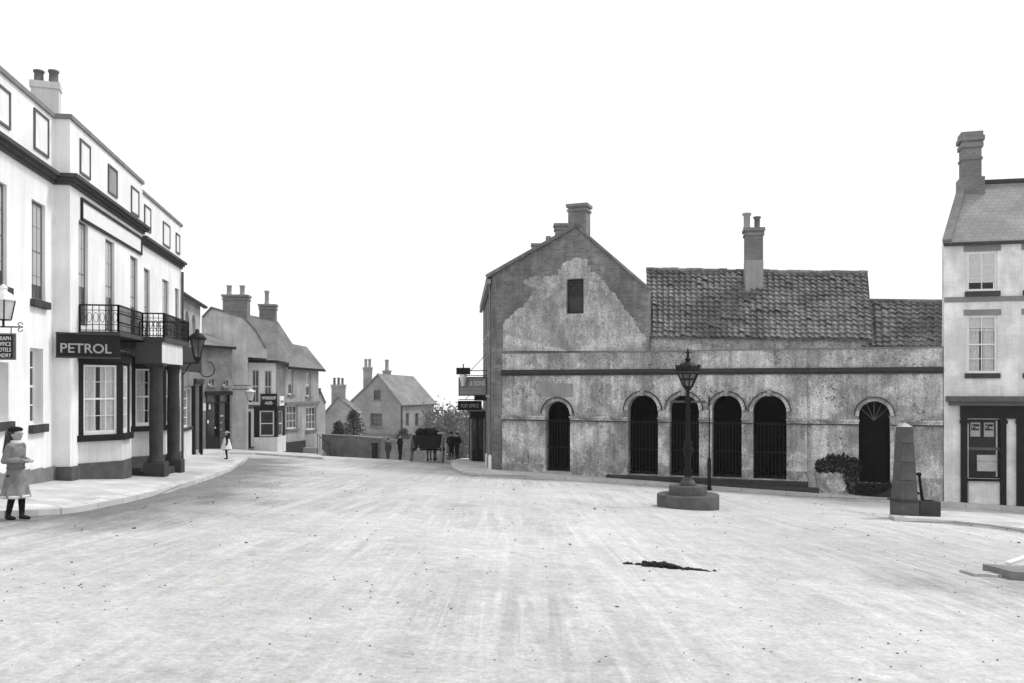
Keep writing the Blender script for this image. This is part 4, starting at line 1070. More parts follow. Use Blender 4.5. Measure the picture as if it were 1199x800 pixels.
uL_, uM_, uR_ = FR.u(758, -0.4), FR.u(1019, -0.4), LR
ze = FR.z(395.5, (uL_+uM_)/2, -0.3)
k = MB(); FR.box(k, uL_, uM_, -0.75, -0.5, zpar-0.6, ze+0.12); FR.box(k, uM_+0.002, uR_, -0.75, -0.5, zpar-0.6, FR.z(411, uR_, -0.4)); mk('upper_wall', k, 'gable_plaster', hall)
uRl, uRr = FR.u(757, -3.3), FR.u(1016, -3.3)
k = MB()
A, B = FR.p(uL_, -0.28, FR.z(394, uL_, -0.28)), FR.p(uM_+0.1, -0.28, FR.z(397, uM_, -0.28))
C, D = FR.p(uRr, -3.3, FR.z(321, uRr, -3.3)), FR.p(uRl, -3.3, FR.z(316, uRl, -3.3))
pantiles(k, A, B, C, D); roof = mk('roof', k, 'pantile', hall)
k = MB(); nseg = 26
for i in range(nseg):
    a, b = D.lerp(C, i/nseg), D.lerp(C, (i+1)/nseg); jz = random.uniform(-0.02, 0.03)+0.10*mnoise.noise((i/nseg*4, 2, 1.0))
    k.cyl(a+Vector((0, 0, jz)), b+Vector((0, 0, jz)), 0.11, n=8)
mk('ridge_tiles', k, 'pantile', roof)
k = MB(); back = -FR.n*3.2+Vector((0, 0, -2.6)); slab3(k, [D, C, C+back, D+back]); mk('rear_slope', k, 'slate', roof)
k = MB(); q = C.copy(); k.prism([B-Vector((0, 0, 0.15)), C-Vector((0, 0, 0.15)), C+back], FR.d*-0.25); mk('end_gable', k, 'dark_brick', hall)
# lower roof to the right
uA = uM_+0.0; uRd = FR.u(1021, -2.6)
A2, B2 = FR.p(uA-0.3, -0.30, FR.z(411, uR_, -0.3)+0.03), FR.p(uR_+0.0, -0.30, FR.z(411.5, uR_, -0.3))
C2, D2 = FR.p(FR.u(1104.5, -2.6), -2.6, FR.z(354, uR_, -2.6)), FR.p(uRd-0.5, -2.6, FR.z(352, uRd, -2.6))
k = MB(); pantiles(k, A2, B2, C2, D2); r2 = mk('roof', k, 'pantile', hall)
k = MB()
for i in range(12):
    a, b = D2.lerp(C2, i/12), D2.lerp(C2, (i+1)/12); k.cyl(a, b, 0.10, n=8)
mk('ridge_tiles', k, 'pantile', r2)
k = MB(); back = -FR.n*2.5+Vector((0, 0, -2.2)); slab3(k, [D2, C2, C2+back, D2+back]); mk('rear_slope', k, 'slate', r2)
# chimney on the roof
uc = FR.u(882, -2.6); c = FR.p(uc, -2.7)
ztc = FR.z(268.5, uc, -2.7)
ch = chimney(hall, (c.x, c.y), 0.72, 0.72, FR.z(352, uc, -2.7), ztc, 'brick', (), (0.985, -0.17))
for (px, py, r, m) in ((874.5, 250, 0.16, 'pot_pale'), (886.5, 254, 0.14, 'pot_clay')):
    q = P(px, 0, c.y); h = (268.5-py)/1000*c.y
    k = MB().lathe((q.x, q.y, ztc), [(r, 0.004), (r, h*.12), (r*.85, h*.16), (r*.85, h*.82), (r*1.15, h*.88), (r*1.2, h), (r*.7, h), (r*.7, h*.9)], 14); mk('chimney_pot', k, m, ch)
k = MB(); Fc = Face(c.xy, (0.985, -0.17)); Fc.box(k, -0.37, 0.37, -0.37, 0.37, FR.z(352, uc, -2.7), FR.z(306, uc, -2.7)); mk('rendered_base', k, 'chimney_stucco', ch)

# ================================================================= gabled corner building
gab = thing('corner_building', FR.p(3, -3, G(2, 42)), 'tall gabled corner building with patchy plaster over dark brick behind the arcade', 'building')
uq = FR.u(575.5); wg = -0.14
def fg(px, py, ww=wg): u = FR.u(px, ww); return (u, FR.z(py, u, ww))
ap = fg(675, 266)
gl, gr_ = fg(576, 322), fg(760, 340)
win = FR.rect(664, 683, 327, 367, wg)
w = MB(); FR.wall(w, [(gl[0], zpar-0.5), (gr_[0], zpar-0.5), gr_, ap, gl], [rectpoly(win)], wg, 0.35); mk('gable_wall', w, 'dark_brick', gab)
w = MB(); FR.box(w, uq, -0.012, -0.4, -0.002, -3.3, zpar-0.5); FR.box(w, uq-0.03, -0.011, -0.4, 0.05, -3.3, -1.95); mk('brick_pier', w, 'dark_brick', gab)
# surviving plaster with a ragged edge
pp = [(589, 411), (589, 376), (600, 367), (612, 358), (628, 338), (612, 331), (620, 325), (640, 324), (652, 322), (660, 309), (672, 302), (687, 304), (692, 317), (705, 327), (716, 341), (728, 357), (741, 372), (748, 386), (757, 396), (757, 411)]
pl = []
for i in range(len(pp)):
    a, b = pp[i], pp[(i+1) % len(pp)]
    straight = a[1] > 385 and b[1] > 370
    nj = 1 if (a[1] == 411 and b[1] == 411) else 9
    for j in range(nj):
        s = j/nj; x, y = a[0]*(1-s)+b[0]*s, a[1]*(1-s)+b[1]*s
        if not straight: x += random.uniform(-1.3, 1.3)+2.5*mnoise.noise((x*.3, y*.3, 0)); y += random.uniform(-1.3, 1.3)+2.5*mnoise.noise((x*.3, y*.3, 9))
        pl.append(fg(x, y, wg+0.003))
w = MB(); FR.wall(w, pl, [rectpoly([win[0]-0.02, win[1]+0.02, win[2]-0.02, win[3]+0.02])], wg+0.015, 0.0115); mk('plaster', w, 'gable_plaster', gab)
window(FR, win, gab, wg, 1, 2, glassm='dark_glass', frame='wood', depth=0.12, fr=0.07)
w = MB()
for kx in range(5): FR.box(w, win[0]+0.06, win[1]-0.06, wg-0.115, wg-0.10, win[2]+0.82+0.12*kx, win[2]+0.9+0.12*kx)
mk('shutter_slats', w, 'wood', gab)
# roof going back down the street
bd = Vector((-0.06, 0.998, 0))*15
pa, pl_, pr = FR.p(ap[0], wg, ap[1]), FR.p(gl[0]-0.25, wg, gl[1]-0.12), FR.p(gr_[0]+0.05, wg, gr_[1]-0.02)
w = MB(); up_ = Vector((0, 0, 0.09))
slab3(w, [pa+up_, pl_+up_, pl_+bd+up_, pa+bd+up_]); slab3(w, [pa+up_, pr+up_, pr+bd+up_, pa+bd+up_]); mk('roof', w, 'plain_tile', gab)
w = MB(); off = FR.n*0.06
w.bar(pl_+off+up_*0.6, pa+off+up_*0.6, 0.12, 0.14); w.bar(pr+off+up_*0.6, pa+off+up_*0.6, 0.08, 0.10); mk('verge_coping', w, 'dark_brick', gab)
c = FR.p(ap[0], -0.5); chimney(gab, (c.x+0.02, c.y), 0.80, 0.7, ap[1]-0.5, FR.z(240.5, ap[0], -0.5), 'brick', (), (0.9375, -0.348))
for (px, Y, wd, ytop) in ((657, 43, 0.6, 263), (642, 49, 0.28, 277.5), (631, 54, 0.85, 286)):
    q = P(px, 0, Y); chimney(gab, (q.x, Y), wd, 0.6, 6.5, P(0, ytop, Y).z, 'brick', (), (1, 0), band=wd > 0.4)
# street wall
so_ = FR.p(uq, -0.05); SF = Face(so_.xy, (-.06, .998), (-.998, -.06))
ezs = gl[1]-0.15
wins = [[1.0+3.2*i, 2.1+3.2*i, zz, zz+2.0] for i in range(4) for zz in (4.3, 1.3)]
w = MB(); SF.wall(w, [(0.02, -4), (15, -4), (15, ezs), (0.02, ezs)], [rectpoly(r) for r in wins], 0, 0.3); SF.box(w, 14.7, 14.99, -7, -0.301, -4, ezs); mk('street_wall', w, 'dark_brick', gab)
for r in wins: window(SF, r, gab, 0, 2, 2, sill='pale_stone', glassm='haze_glass', depth=0.06, fr=0.09)
w = MB(); SF.box(w, 0, 15, 0.05, 0.22, ezs-0.25, ezs-0.05); mk('eaves_board', w, 'grey_wood', gab)
w = MB().cyl(SF.p(0.55, 0.08, -2), SF.p(0.55, 0.08, ezs-0.25), 0.045, n=8); mk('drainpipe', w, 'grey_wood', gab)
# shopfront standing forward
sh = thing('post_office_front', SF.p(12, 0.4, G(-2, 50)), 'dark timber shopfront with slim columns projecting from the corner building down the side street', 'shopfront')
g0 = G(-2.3, 48); zt_ = P(0, 483, 48.2).z
w = MB(); SF.box(w, 10, 16, 0.003, 0.85, zt_-0.35, zt_); SF.box(w, 9.9, 16.1, 0.003, 1.0, zt_+.002, zt_+0.08); mk('fascia', w, 'dark_paint', sh)
w = MB(); SF.box(w, 10.1, 16, 0.003, 0.75, g0-0.6, g0+0.75); mk('stall_riser', w, 'dark_paint', sh)
w = MB(); SF.box(w, 10.15, 15.9, 0.003, 0.7, g0+0.752, zt_-0.352); mk('glazing', w, 'dark_glass', sh)
for (u, q, m) in ((10.05, 0.80, 'grey_wood'), (10.05, 0.45, 'dark_paint'), (10.05, 0.06, 'grey_wood'), (13, 0.80, 'dark_paint'), (15.9, 0.80, 'dark_paint')):
    w = MB().cyl(SF.p(u, q, g0-0.3), SF.p(u, q, zt_-0.352), 0.06, n=8); mk('column', w, m, sh)
# canopy lamp box
w = MB(); a_ = 7.6
SF.box(w, a_, a_+1.2, 0.003, 0.65, P(0, 469, 46).z, P(0, 461, 46).z)
w.hexa([SF.p(a_, 0.003, P(0, 461, 46).z+.002), SF.p(a_+1.2, 0.003, P(0, 461, 46).z+.002), SF.p(a_+1.2, 0.7, P(0, 461, 46).z+.002), SF.p(a_, 0.7, P(0, 461, 46).z+.002)], [SF.p(a_+.3, 0.003, P(0, 457, 46).z), SF.p(a_+.9, 0.003, P(0, 457, 46).z), SF.p(a_+.9, 0.3, P(0, 457, 46).z), SF.p(a_+.3, 0.3, P(0, 457, 46).z)])
mk('door_hood', w, 'dark_paint', gab)
# projecting signs
def proj_sign(u, x0, x1, y0, y1, m, label, name):
    O = SF.p(u, 0.05); Fp = Face(O.xy, (-1, -0.06), (-.06, -1) if False else None)
    if Fp.n.y > 0: Fp.n = -Fp.n
    ua, ub = sorted((Fp.u(x0), Fp.u(x1))); za, zb_ = Fp.z(y1, ua), Fp.z(y0, ua)
    k = MB(); Fp.box(k, ua, ub, -0.03, 0.0, za, zb_); o = mk(name, k, m); tag(o, label, 'sign')
    k = MB(); t = 0.05
    for (p, q, z0_, z1_) in ((ua-t, ub+t, zb_+.001, zb_+t), (ua-t, ub+t, za-t, za-.001), (ua-t, ua-.001, za, zb_), (ub+.001, ub+t, za, zb_)): Fp.box(k, p, q, -0.04, 0.02, z0_, z1_)
    mk('frame', k, 'dark_paint', o)
    k = MB(); k.bar(Fp.p(-0.05, -0.015, zb_+0.12), Fp.p(ub, -0.015, zb_+0.12), 0.04); k.bar(Fp.p(-0.05, -0.015, zb_+1.3), Fp.p(ub*0.75, -0.015, zb_+0.12), 0.03); mk('bracket', k, 'black_iron', o)
    return o, Fp, ua, ub, za, zb_
def mirror_text(o, txt, size, Fp, uc, z, m, sx=1.0):
    # Fp runs right to left in the picture, so letters run along -u
    F_ = Face(Fp.p(uc).xy, -Fp.d, Fp.n); return text_mesh(txt, size, F_, 0, z, 0.006, o, m, sx=sx, bold=0.006)
o, Fp, ua, ub, za, zb_ = proj_sign(7.0, 538, 569, 442.5, 462.5, 'sign_pale', 'pale framed board lettered & SONS, uppermost sign hung out over the side street', 'projecting_sign')
mirror_text(o, '& SONS', 0.34, Fp, ua+0.45, zb_-0.40, 'letter_white', 0.7)
for i in range(2):
    k = MB(); Fp.box(k, ua+0.15, ub-0.1, 0.002, 0.006, zb_-0.62-0.18*i, zb_-0.54-0.18*i); mk('faded_line', k, 'letter_grey', o)
o, Fp, ua, ub, za, zb_ = proj_sign(9.2, 537, 563, 470.5, 479.5, 'dark_paint', 'dark board lettered POST OFFICE below the pale & SONS board', 'projecting_sign')
mirror_text(o, 'POST OFFICE', 0.27, Fp, (ua+ub)/2, za+0.11, 'letter_grey', 0.62)
q = SF.p(6.8, 1.25); z0 = P(0, 452, q.y).z; 
gl_ = thing('globe_lamp', Vector((q.x, q.y, z0)), 'white shaded lamp with a dark hood hanging in front of the & SONS board', 'lamp')
k = MB().lathe((q.x, q.y, 0), [(0.10, z0), (0.15, z0+0.3), (0.22, z0+0.42), (0.12, z0+0.6)], 12); mk('lamp_shade', k, 'white_paint', gl_)
k = MB(); k.box(q.x-0.36, q.x+0.36, q.y-0.12, q.y+0.12, z0+0.60, z0+0.95); k.cyl((q.x, q.y, z0+0.95), (q.x, q.y, z0+1.15), 0.03); k.bar((q.x, q.y, z0+0.8), SF.p(6.8, 0, z0+0.8), 0.04); mk('hood', k, 'black_iron', gl_)
# white posts by the corner
for i, (px, py, h, lab) in enumerate(((573.6, 549.5, 17, 'white post nearest the brick corner pier'), (569.8, 546, 15, 'white post in the middle of the three by the brick corner'), (566, 539, 12.5, 'white post farthest from the brick corner, beside the dark shopfront'))):
    X, Y = gp(px, py, 0.12); z = G(X, Y)+0.12; hh = h/1000*Y
    k = MB().lathe((X, Y, z), [(0.075, -0.1), (0.075, hh*0.9), (0.05, hh*0.97), (0.01, hh)], 10); o = mk('corner_post', k, 'white_paint'); tag(o, lab, 'post', 'white posts at the corner')

# ================================================================= right-hand house
B0 = P(1105.5, 0, 31.62); FB = Face(B0.xy, (.975, -.223))
if FB.n.y > 0: FB.n = -FB.n
LB = 7.5
rh = thing('brick_house', FB.p(3, -2, G(18, 33)), 'tall pale brick house with slate roof and dark shopfront at the right edge', 'house')
ezb = FB.z(283, 1.5)
wu = [FB.rect(1132.5, 1168, 294.5, 341), FB.rect(1132.5, 1168, 369.5, 437)]
du = FB.u(1204)-FB.u(1136)
w2 = [[r[0]+du, r[1]+du, r[2], r[3]] for r in wu]
shop_r = FB.rect(1127, 1300, 476, 590)
w = MB(); FB.wall(w, [(0, -4.2), (LB, -4.2), (LB, ezb), (0, ezb)], [rectpoly(r) for r in wu+w2]+[rectpoly([FB.u(1134), FB.u(1171), FB.z(560, 1), FB.z(491, 1)])], 0, 0.3)
sb = Vector((0.535, 0.845, 0))*6
w.hexa([FB.p(0.002, -0.3, -4.2), FB.p(0.3, -0.3, -4.2), FB.p(0.3, -0.3, -4.2)+sb, FB.p(0.002, -0.3, -4.2)+sb], [FB.p(0.002, -0.3, ezb), FB.p(0.3, -0.3, ezb), FB.p(0.3, -0.3, ezb)+sb, FB.p(0.002, -0.3, ezb)+sb]); FB.box(w, LB-0.3, LB-0.001, -6, -0.301, -4.2, ezb); FB.box(w, 3.5, LB-0.301, -6, -5.7, -4.2, ezb)
mk('wall', w, 'pale_brick', rh)
for i, r in enumerate(wu+w2):
    top = i % 2 == 0
    window(FB, r, rh, 0, 2, 3 if top else 4, sill='dark_stone', sill_h=0.19, curtain=not top, blind=0.78 if top else 0.22, blindm='lace', depth=0.07, fr=0.075, lintel='sign_grey', meeting=True)
w = MB(); FB.box(w, 0.001, LB, 0.003, 0.03, FB.z(353.5, 1), FB.z(347, 1)-0.02); mk('string_course', w, 'sign_grey', rh)
w = MB(); FB.box(w, -0.02, LB, 0.003, 0.18, ezb-0.12, ezb-0.02); mk('gutter', w, 'dark_stone', rh)
# roof with a coped hip edge and the tall stack
hr = P(1127, 229, 34.2); hr2 = FB.p(LB, -2.7, hr.z+0.25); e1, e2 = FB.p(0, 0.2, ezb), FB.p(LB, 0.2, ezb)
hr = Vector((P(1128, 0, 34.2).x, 34.2, P(0, 216, 34.2).z)); hr2 = Vector((e2.x+0.6, 33.0, hr.z))
w = MB(); slab3(w, [e1, e2, hr2, hr]); slab3(w, [hr, hr2, FB.p(LB, -6, ezb), FB.p(0, -0.3, ezb)+sb]); mk('roof', w, 'slate', rh)
w = MB(); w.prism([FB.p(0.05, -0.05, ezb-0.1), hr-Vector((0, 0, .2)), FB.p(0.05, -0.3, ezb-0.1)+sb], FB.d*0.2); mk('end_gable', w, 'pale_brick', rh)
w = MB(); w.bar(e1+Vector((.05, 0, .02)), hr+Vector((0, 0, .02)), 0.30, 0.2); mk('verge_coping', w, 'mid_stone', rh)
w = MB(); w.bar(hr+Vector((0, 0, .05)), hr2+Vector((0, 0, .05)), 0.22, 0.14); mk('ridge_tiles', w, 'dark_stone', rh)
cq = P(1136, 0, 34.0); Fch = Face((cq.x, cq.y), (.95, -.3)); zt = P(0, 157, 34).z; zb2 = P(0, 240, 34).z
w = MB(); a = 0.34
Fch.box(w, -a, a, -a, a, P(0, 210, 34).z, zt-0.62); Fch.box(w, -a-.1, a+.1, -a-.1, a+.1, zb2-0.9, P(0, 210, 34).z-0.002)
for kx, (e, z0_, z1_) in enumerate(((0.06, zt-0.62, zt-0.45), (0.02, zt-0.449, zt-0.36), (0.10, zt-0.359, zt-0.18), (0.05, zt-0.179, zt))): Fch.box(w, -a-e, a+e, -a-e, a+e, z0_, z1_)
for z_ in (zt-1.1,): Fch.box(w, -a-.04, a+.04, -a-.04, a+.04, z_, z_+0.08)
mk('chimney', w, 'brick', rh)
# shopfront
g0 = -3.2
zc = FB.z(475, 1)
w = MB(); FB.box(w, 0.05, LB, 0.003, 0.42, FB.z(470, 1), FB.z(464, 1)); FB.box(w, 0.15, LB, 0.003, 0.30, zc, FB.z(470, 1)-0.002)
mk('shop_cornice', w, 'mid_paint', rh)
w = MB(); FB.box(w, FB.u(1124), LB, 0.003, 0.12, FB.z(490, 1), zc-0.002); mk('fascia', w, 'dark_paint', rh)
for (x0, x1) in ((1125.5, 1133), (1171.5, 1178.5), (1191, 1199.5)):
    a, b = FB.u(x0, .1), FB.u(x1, .1); w = MB(); FB.box(w, a, b, 0.003, 0.11, g0-0.3, FB.z(490, 1)-0.002); FB.box(w, a-0.03, b+0.03, 0.003, 0.15, FB.z(496, 1), FB.z(491.5, 1)); FB.box(w, a-0.03, b+0.03, 0.003, 0.15, g0-0.3, g0+0.35)
    mk('pilaster', w, 'dark_paint', rh)
a, b = FB.u(1134), FB.u(1171); rs_ = [a, b, FB.z(560, 1), FB.z(491, 1)]
so3 = window(FB, rs_, rh, 0, 1, 1, frame='dark_paint', glassm='glass', depth=0.05, fr=0.05, name='shop_window')
w = MB(); FB.box(w, a, b, -0.12, -0.03, FB.z(527, 1), FB.z(524, 1)); mk('transom', w, 'mid_paint', so3)
w = MB(); FB.box(w, a-.1, b+.1, -0.9, -0.8, rs_[2]-.1, rs_[3]+.1); FB.box(w, a-.1, b+.1, -0.8, -0.31, rs_[2]-.1, rs_[2]-0.01); mk('shop_interior', w, 'room_dark', so3)
w = MB(); FB.box(w, a-0.05, b+0.05, 0.003, 0.14, FB.z(563, 1), FB.z(560, 1)-0.01); mk('shop_sill', w, 'dark_paint', so3)
w = MB(); FB.box(w, a, b, 0.003, 0.03, g0-0.2, FB.z(563, 1)-0.002); mk('stall_riser', w, 'pale_brick', rh)
w = MB(); FB.box(w, a+0.33, b-0.04, -0.16, -0.14, FB.z(552, 1), FB.z(533, 1)); o = mk('window_card', w, 'card_white'); tag(o, 'large blank white card standing in the right shop window', 'card')
w = MB(); FB.box(w, a+0.33, b-0.04, -0.138, -0.136, FB.z(540.5, 1), FB.z(540, 1)); mk('fold_line', w, 'sign_grey', o)
for (x0, x1, lab) in ((1137.5, 1149, 'left of the two small posters reading Teas high in the shop window'), (1153.5, 1165, 'right of the two small posters reading Teas high in the shop window')):
    u_0, u_1 = FB.u(x0), FB.u(x1); z0_, z1_ = FB.z(511.5, 1), FB.z(495, 1)
    w = MB(); FB.box(w, u_0, u_1, -0.14, -0.13, z0_, z1_); o = mk('poster', w, 'poster_grey'); tag(o, lab, 'poster', 'posters in the shop window')
    w = MB(); FB.box(w, u_0+.03, u_1-.03, -0.129, -0.127, z0_+0.23, z1_-0.06); mk('dark_band', w, 'room_dark', o)
    text_mesh('Teas', 0.15, FB, (u_0+u_1)/2, z0_+0.30, -0.12, o, 'letter_white', bold=0.004)

# ================================================================= LAMP STANDARD, POST, PUMP
lx, ly = P(805.5, 0, 22.9).x, 22.9; lz = G(lx, ly)
ls = thing('lamp_standard', (lx, ly, lz), 'ornate iron gas lamp on a round two step stone base in the square', 'street lamp')
k = MB().lathe((lx, ly, 0), [(0.82, lz-0.3), (0.82, -1.19), (0.80, -1.17)], 40); k.lathe((lx, ly, 0), [(0.50, -1.169), (0.50, -0.96), (0.48, -0.94)], 36)
k.s = [False if abs(k.v[f[0]].z-k.v[f[2]].z) < 1e-6 else sm_ for f, sm_ in zip(k.f, k.s)]
mk('stone_base', k, 'base_stone', ls)
k = MB().lathe((lx, ly, 0), [(0.22, -0.938), (0.22, -0.90), (0.17, -0.82), (0.11, -0.76), (0.13, -0.73), (0.10, -0.70)], 20); mk('pedestal', k, 'grey_iron', ls)
k = MB().lathe((lx, ly, 0), [(0.11, -0.70), (0.09, -0.62), (0.13, -0.55), (0.075, -0.48), (0.085, -0.2), (0.13, 0.0), (0.14, 0.05), (0.09, 0.12), (0.12, 0.2), (0.065, 0.28), (0.06, 0.6), (0.085, 0.70), (0.06, 0.76), (0.055, 1.0), (0.09, 1.06), (0.05, 1.12), (0.05, 1.26), (0.10, 1.32), (0.05, 1.40), (0.045, 1.58), (0.09, 1.64), (0.13, 1.70)], 16); mk('column', k, 'black_iron', ls)
k = MB(); zb = 1.30; k.bar((lx-0.42, ly, zb), (lx+0.42, ly, zb), 0.035, 0.06)
for s in (-1, 1): k.ball((lx+0.44*s, ly, zb), 0.045, n=8)
mk('ladder_bar', k, 'grey_iron', ls)
k = MB(); n = 8; k.lathe((lx, ly, 0), [(0.12, 1.72), (0.27, 2.05), (0.27, 2.12)], n, smooth=False); gl2 = mk('lantern_glass', k, 'haze_glass', ls)
k = MB()
for i in range(n):
    t = 2*math.pi*i/n; k.bar((lx+.125*math.cos(t), ly+.125*math.sin(t), 1.71), (lx+.28*math.cos(t), ly+.28*math.sin(t), 2.06), 0.03, up=(1, 0, 0))
for (r, z) in ((0.13, 1.70), (0.215, 1.90), (0.29, 2.06), (0.29, 2.13)):
    pts = [(lx+r*math.cos(2*math.pi*i/n), ly+r*math.sin(2*math.pi*i/n), z) for i in range(n+1)]; k.tube(pts, 0.02, 5)
mk('lantern_frame', k, 'black_iron', ls)
k = MB().lathe((lx, ly, 0), [(0.30, 2.13), (0.30, 2.19), (0.27, 2.26), (0.20, 2.32), (0.10, 2.36), (0.06, 2.40), (0.09, 2.44), (0.04, 2.49), (0.035, 2.58), (0.06, 2.62), (0.03, 2.66), (0.008, 2.74)], 8, smooth=False)
for i in range(8):      # cresting leaves round the crown
    t = 2*math.pi*i/8; c_, s_ = math.cos(t), math.sin(t)
    k.cyl((lx+.27*c_, ly+.27*s_, 2.13), (lx+.33*c_, ly+.33*s_, 2.27), 0.05, 0.012, 6); k.ball((lx+.32*c_, ly+.32*s_, 2.27), 0.028, n=6)
k.bar((lx-0.11, ly, 2.62), (lx+0.11, ly, 2.62), 0.02); 
mk('crown', k, 'black_iron', ls)

X, Y = gp(830.5, 574.5); z = G(X, Y); zt = P(0, 466, Y).z; zm_ = P(0, 538, Y).z
o = thing('iron_post', (X, Y, z), 'slim black iron post with a thicker foot on the kerb before the arcade', 'post')
k = MB().lathe((X, Y, 0), [(0.09, z-0.1), (0.09, z+0.1), (0.075, z+0.14), (0.07, zm_), (0.045, zm_+0.05)], 12); mk('foot', k, 'black_iron', o)
k = MB().lathe((X, Y, 0), [(0.028, zm_+.05), (0.02, zt-0.15), (0.04, zt-0.13), (0.05, zt-0.10), (0.02, zt-0.06), (0.045, zt), (0.01, zt+0.06)], 10); k.bar((X-0.12, Y, zt-0.2), (X+0.05, Y, zt-0.2), 0.03); mk('shaft', k, 'black_iron', o)

# pump: a stone obelisk with iron handle and trough
X, Y = P(1059, 0, 23.25).x, 23.25; z = G(X, Y)
pump = thing('obelisk_pump', (X, Y, z), 'tapering stone obelisk pump with iron handle on the edge of the right pavement', 'pump')
zb1 = P(0, 586, 23).z; ztp = P(0, 500, 23.1).z
F_ = Face((X, Y), (0.99, 0.12)); 
if F_.n.y > 0: F_.n = -F_.n
k = MB(); F_.box(k, -0.27, 0.27, -0.27, 0.27, z-0.3, zb1-0.05); mk('base_block', k, 'base_stone', pump, bevel=0.015)
k = MB(); F_.box(k, -0.32, 0.32, -0.32, 0.32, zb1-0.048, zb1); mk('moulding', k, 'dark_stone', pump, bevel=0.012)
nb = 4; hb = [0, 0.27, 0.52, 0.78, 1.0]
for i in range(nb):
    def hw(t): return 0.245*(1-t)+0.155*t
    za, zb_ = zb1+(ztp-zb1)*hb[i], zb1+(ztp-zb1)*hb[i+1]-0.008; a, b = hw(hb[i]), hw(hb[i+1]-0.004)
    k = MB(); k.hexa([F_.p(s*a, t*a, za) for s, t in ((-1, 1), (1, 1), (1, -1), (-1, -1))], [F_.p(s*b, t*b, zb_) for s, t in ((-1, 1), (1, 1), (1, -1), (-1, -1))]); mk('shaft_block', k, 'base_stone', pump, bevel=0.012)
k = MB(); a = 0.155
k.hexa([F_.p(s*a, t*a, ztp) for s, t in ((-1, 1), (1, 1), (1, -1), (-1, -1))], [F_.p(s*.02, t*.02, ztp+.11) for s, t in ((-1, 1), (1, 1), (1, -1), (-1, -1))]); mk('cap', k, 'pale_stone', pump)
k = MB(); z1_ = P(0, 557, 23).z; z2_ = P(0, 586, 23).z
k.tube([F_.p(0.2, 0.0, z1_), F_.p(0.36, 0.02, z1_+0.02), F_.p(0.42, 0.02, z1_-0.02), F_.p(0.50, 0.05, z2_-0.1)], [0.03, 0.035, 0.035, 0.05], 8)
k.ball(F_.p(0.42, 0.02, z1_), 0.065, n=8); mk('handle', k, 'black_iron', pump)
k = MB(); k.tube([F_.p(0.24, 0.1, z2_+0.2), F_.p(0.36, 0.1, z2_+0.16)], 0.035, 8); mk('spout', k, 'black_iron', pump)
k = MB(); u0, u1, w0, w1 = 0.335, 0.93, -0.25, 0.20; zt_ = P(0, 588.5, 23).z; zg = G(X+.5, Y)-0.2; t = 0.07
F_.box(k, u0, u1, w0, w1, zg, zt_-0.25); F_.box(k, u0, u1, w1-t, w1, zt_-0.249, zt_); F_.box(k, u0, u1, w0, w0+t, zt_-0.249, zt_); F_.box(k, u0, u0+t, w0+t, w1-t, zt_-0.249, zt_); F_.box(k, u1-t, u1, w0+t, w1-t, zt_-0.249, zt_)
mk('trough', k, 'dark_stone', pump)

# loose kerb stones lower right
def slab_obj(name, px0, px1, py, Yd, dy, h, m, label, jag=0.05, skew=0.0):
    a, b = P(px0, 0, Yd), P(px1, 0, Yd+skew); pts = []
    n = 8
    for i in range(n+1): s = i/n; pts.append((a.x+(b.x-a.x)*s, a.y+(b.y-a.y)*s+random.uniform(-jag, jag)))
    for i in range(n, -1, -1): s = i/n; pts.append((a.x+(b.x-a.x)*s+random.uniform(-jag, jag), a.y+(b.y-a.y)*s+dy+random.uniform(-jag, jag)))
    zz = [G(x, y) for x, y in pts]
    k = MB(); n2 = len(pts); vs = [(x, y, q-0.05) for (x, y), q in zip(pts, zz)]+[(x, y, q+h+random.uniform(-.005, .005)) for (x, y), q in zip(pts, zz)]
    k.add(vs, [tuple(range(n2, 2*n2))]+[(i, (i+1) % n2, n2+(i+1) % n2, n2+i) for i in range(n2)])
    o = mk(name, k, m); tag(o, label, 'stone'); return o
slab_obj('paving_slab', 1140, 1181, 672, 12.45, 0.35, 0.045, 'pale_stone', 'thin pale paving slab lying on the road at lower right')
slab_obj('kerb_stone', 1184, 1240, 676, 12.25, 0.75, 0.13, 'mid_stone', 'thick kerb block at the right edge beside the thin pale slab', 0.03)
k = MB(); k.bar(P(1180, 660, 13.0), P(1215, 648, 13.3), 0.09, 0.05); o = mk('plank', k, 'white_paint', bevel=0.006); tag(o, 'short pale plank lying across the kerb block at the right edge', 'plank')

# heap of dung on the road and loose stones
def rock(mb, c, r, flat=0.6, mi=0):
    bm = bmesh.new(); bmesh.ops.create_icosphere(bm, subdivisions=2, radius=r); sd = random.uniform(0, 99)
    for v in bm.verts: v.co *= 1+0.35*mnoise.noise(v.co/r*1.3+Vector((sd, 0, 0))); v.co.z *= flat
    bm.verts.index_update(); mb.add([v.co+Vector(c) for v in bm.verts], [tuple(v.index for v in f.verts) for f in bm.faces], mi, True); bm.free()
k = MB()
ca, cb_ = gp(733, 660.5), gp(846, 671)
for i in range(150):
    s = min(1, max(0, random.gauss(0.42, 0.24))); x = ca[0]+(cb_[0]-ca[0])*s+random.gauss(0, .03); y = ca[1]+(cb_[1]-ca[1])*s+random.gauss(0, .05)*(1-abs(s-0.4))
    r = random.uniform(0.012, 0.03)*(1.5-1.3*abs(s-0.38)); rock(k, (x, y, G(x, y)+r*0.4), max(.012, r))
for i in range(16):
    s = random.uniform(0.2, 0.55); x = ca[0]+(cb_[0]-ca[0])*s; y = ca[1]+(cb_[1]-ca[1])*s+random.gauss(0, .04); rock(k, (x, y, G(x, y)+.03), random.uniform(.035, .055), 0.75)
o = mk('dung_heap', k, 'dung'); tag(o, 'long low heap of black dung on the road in the foreground', 'dung')
k = MB()
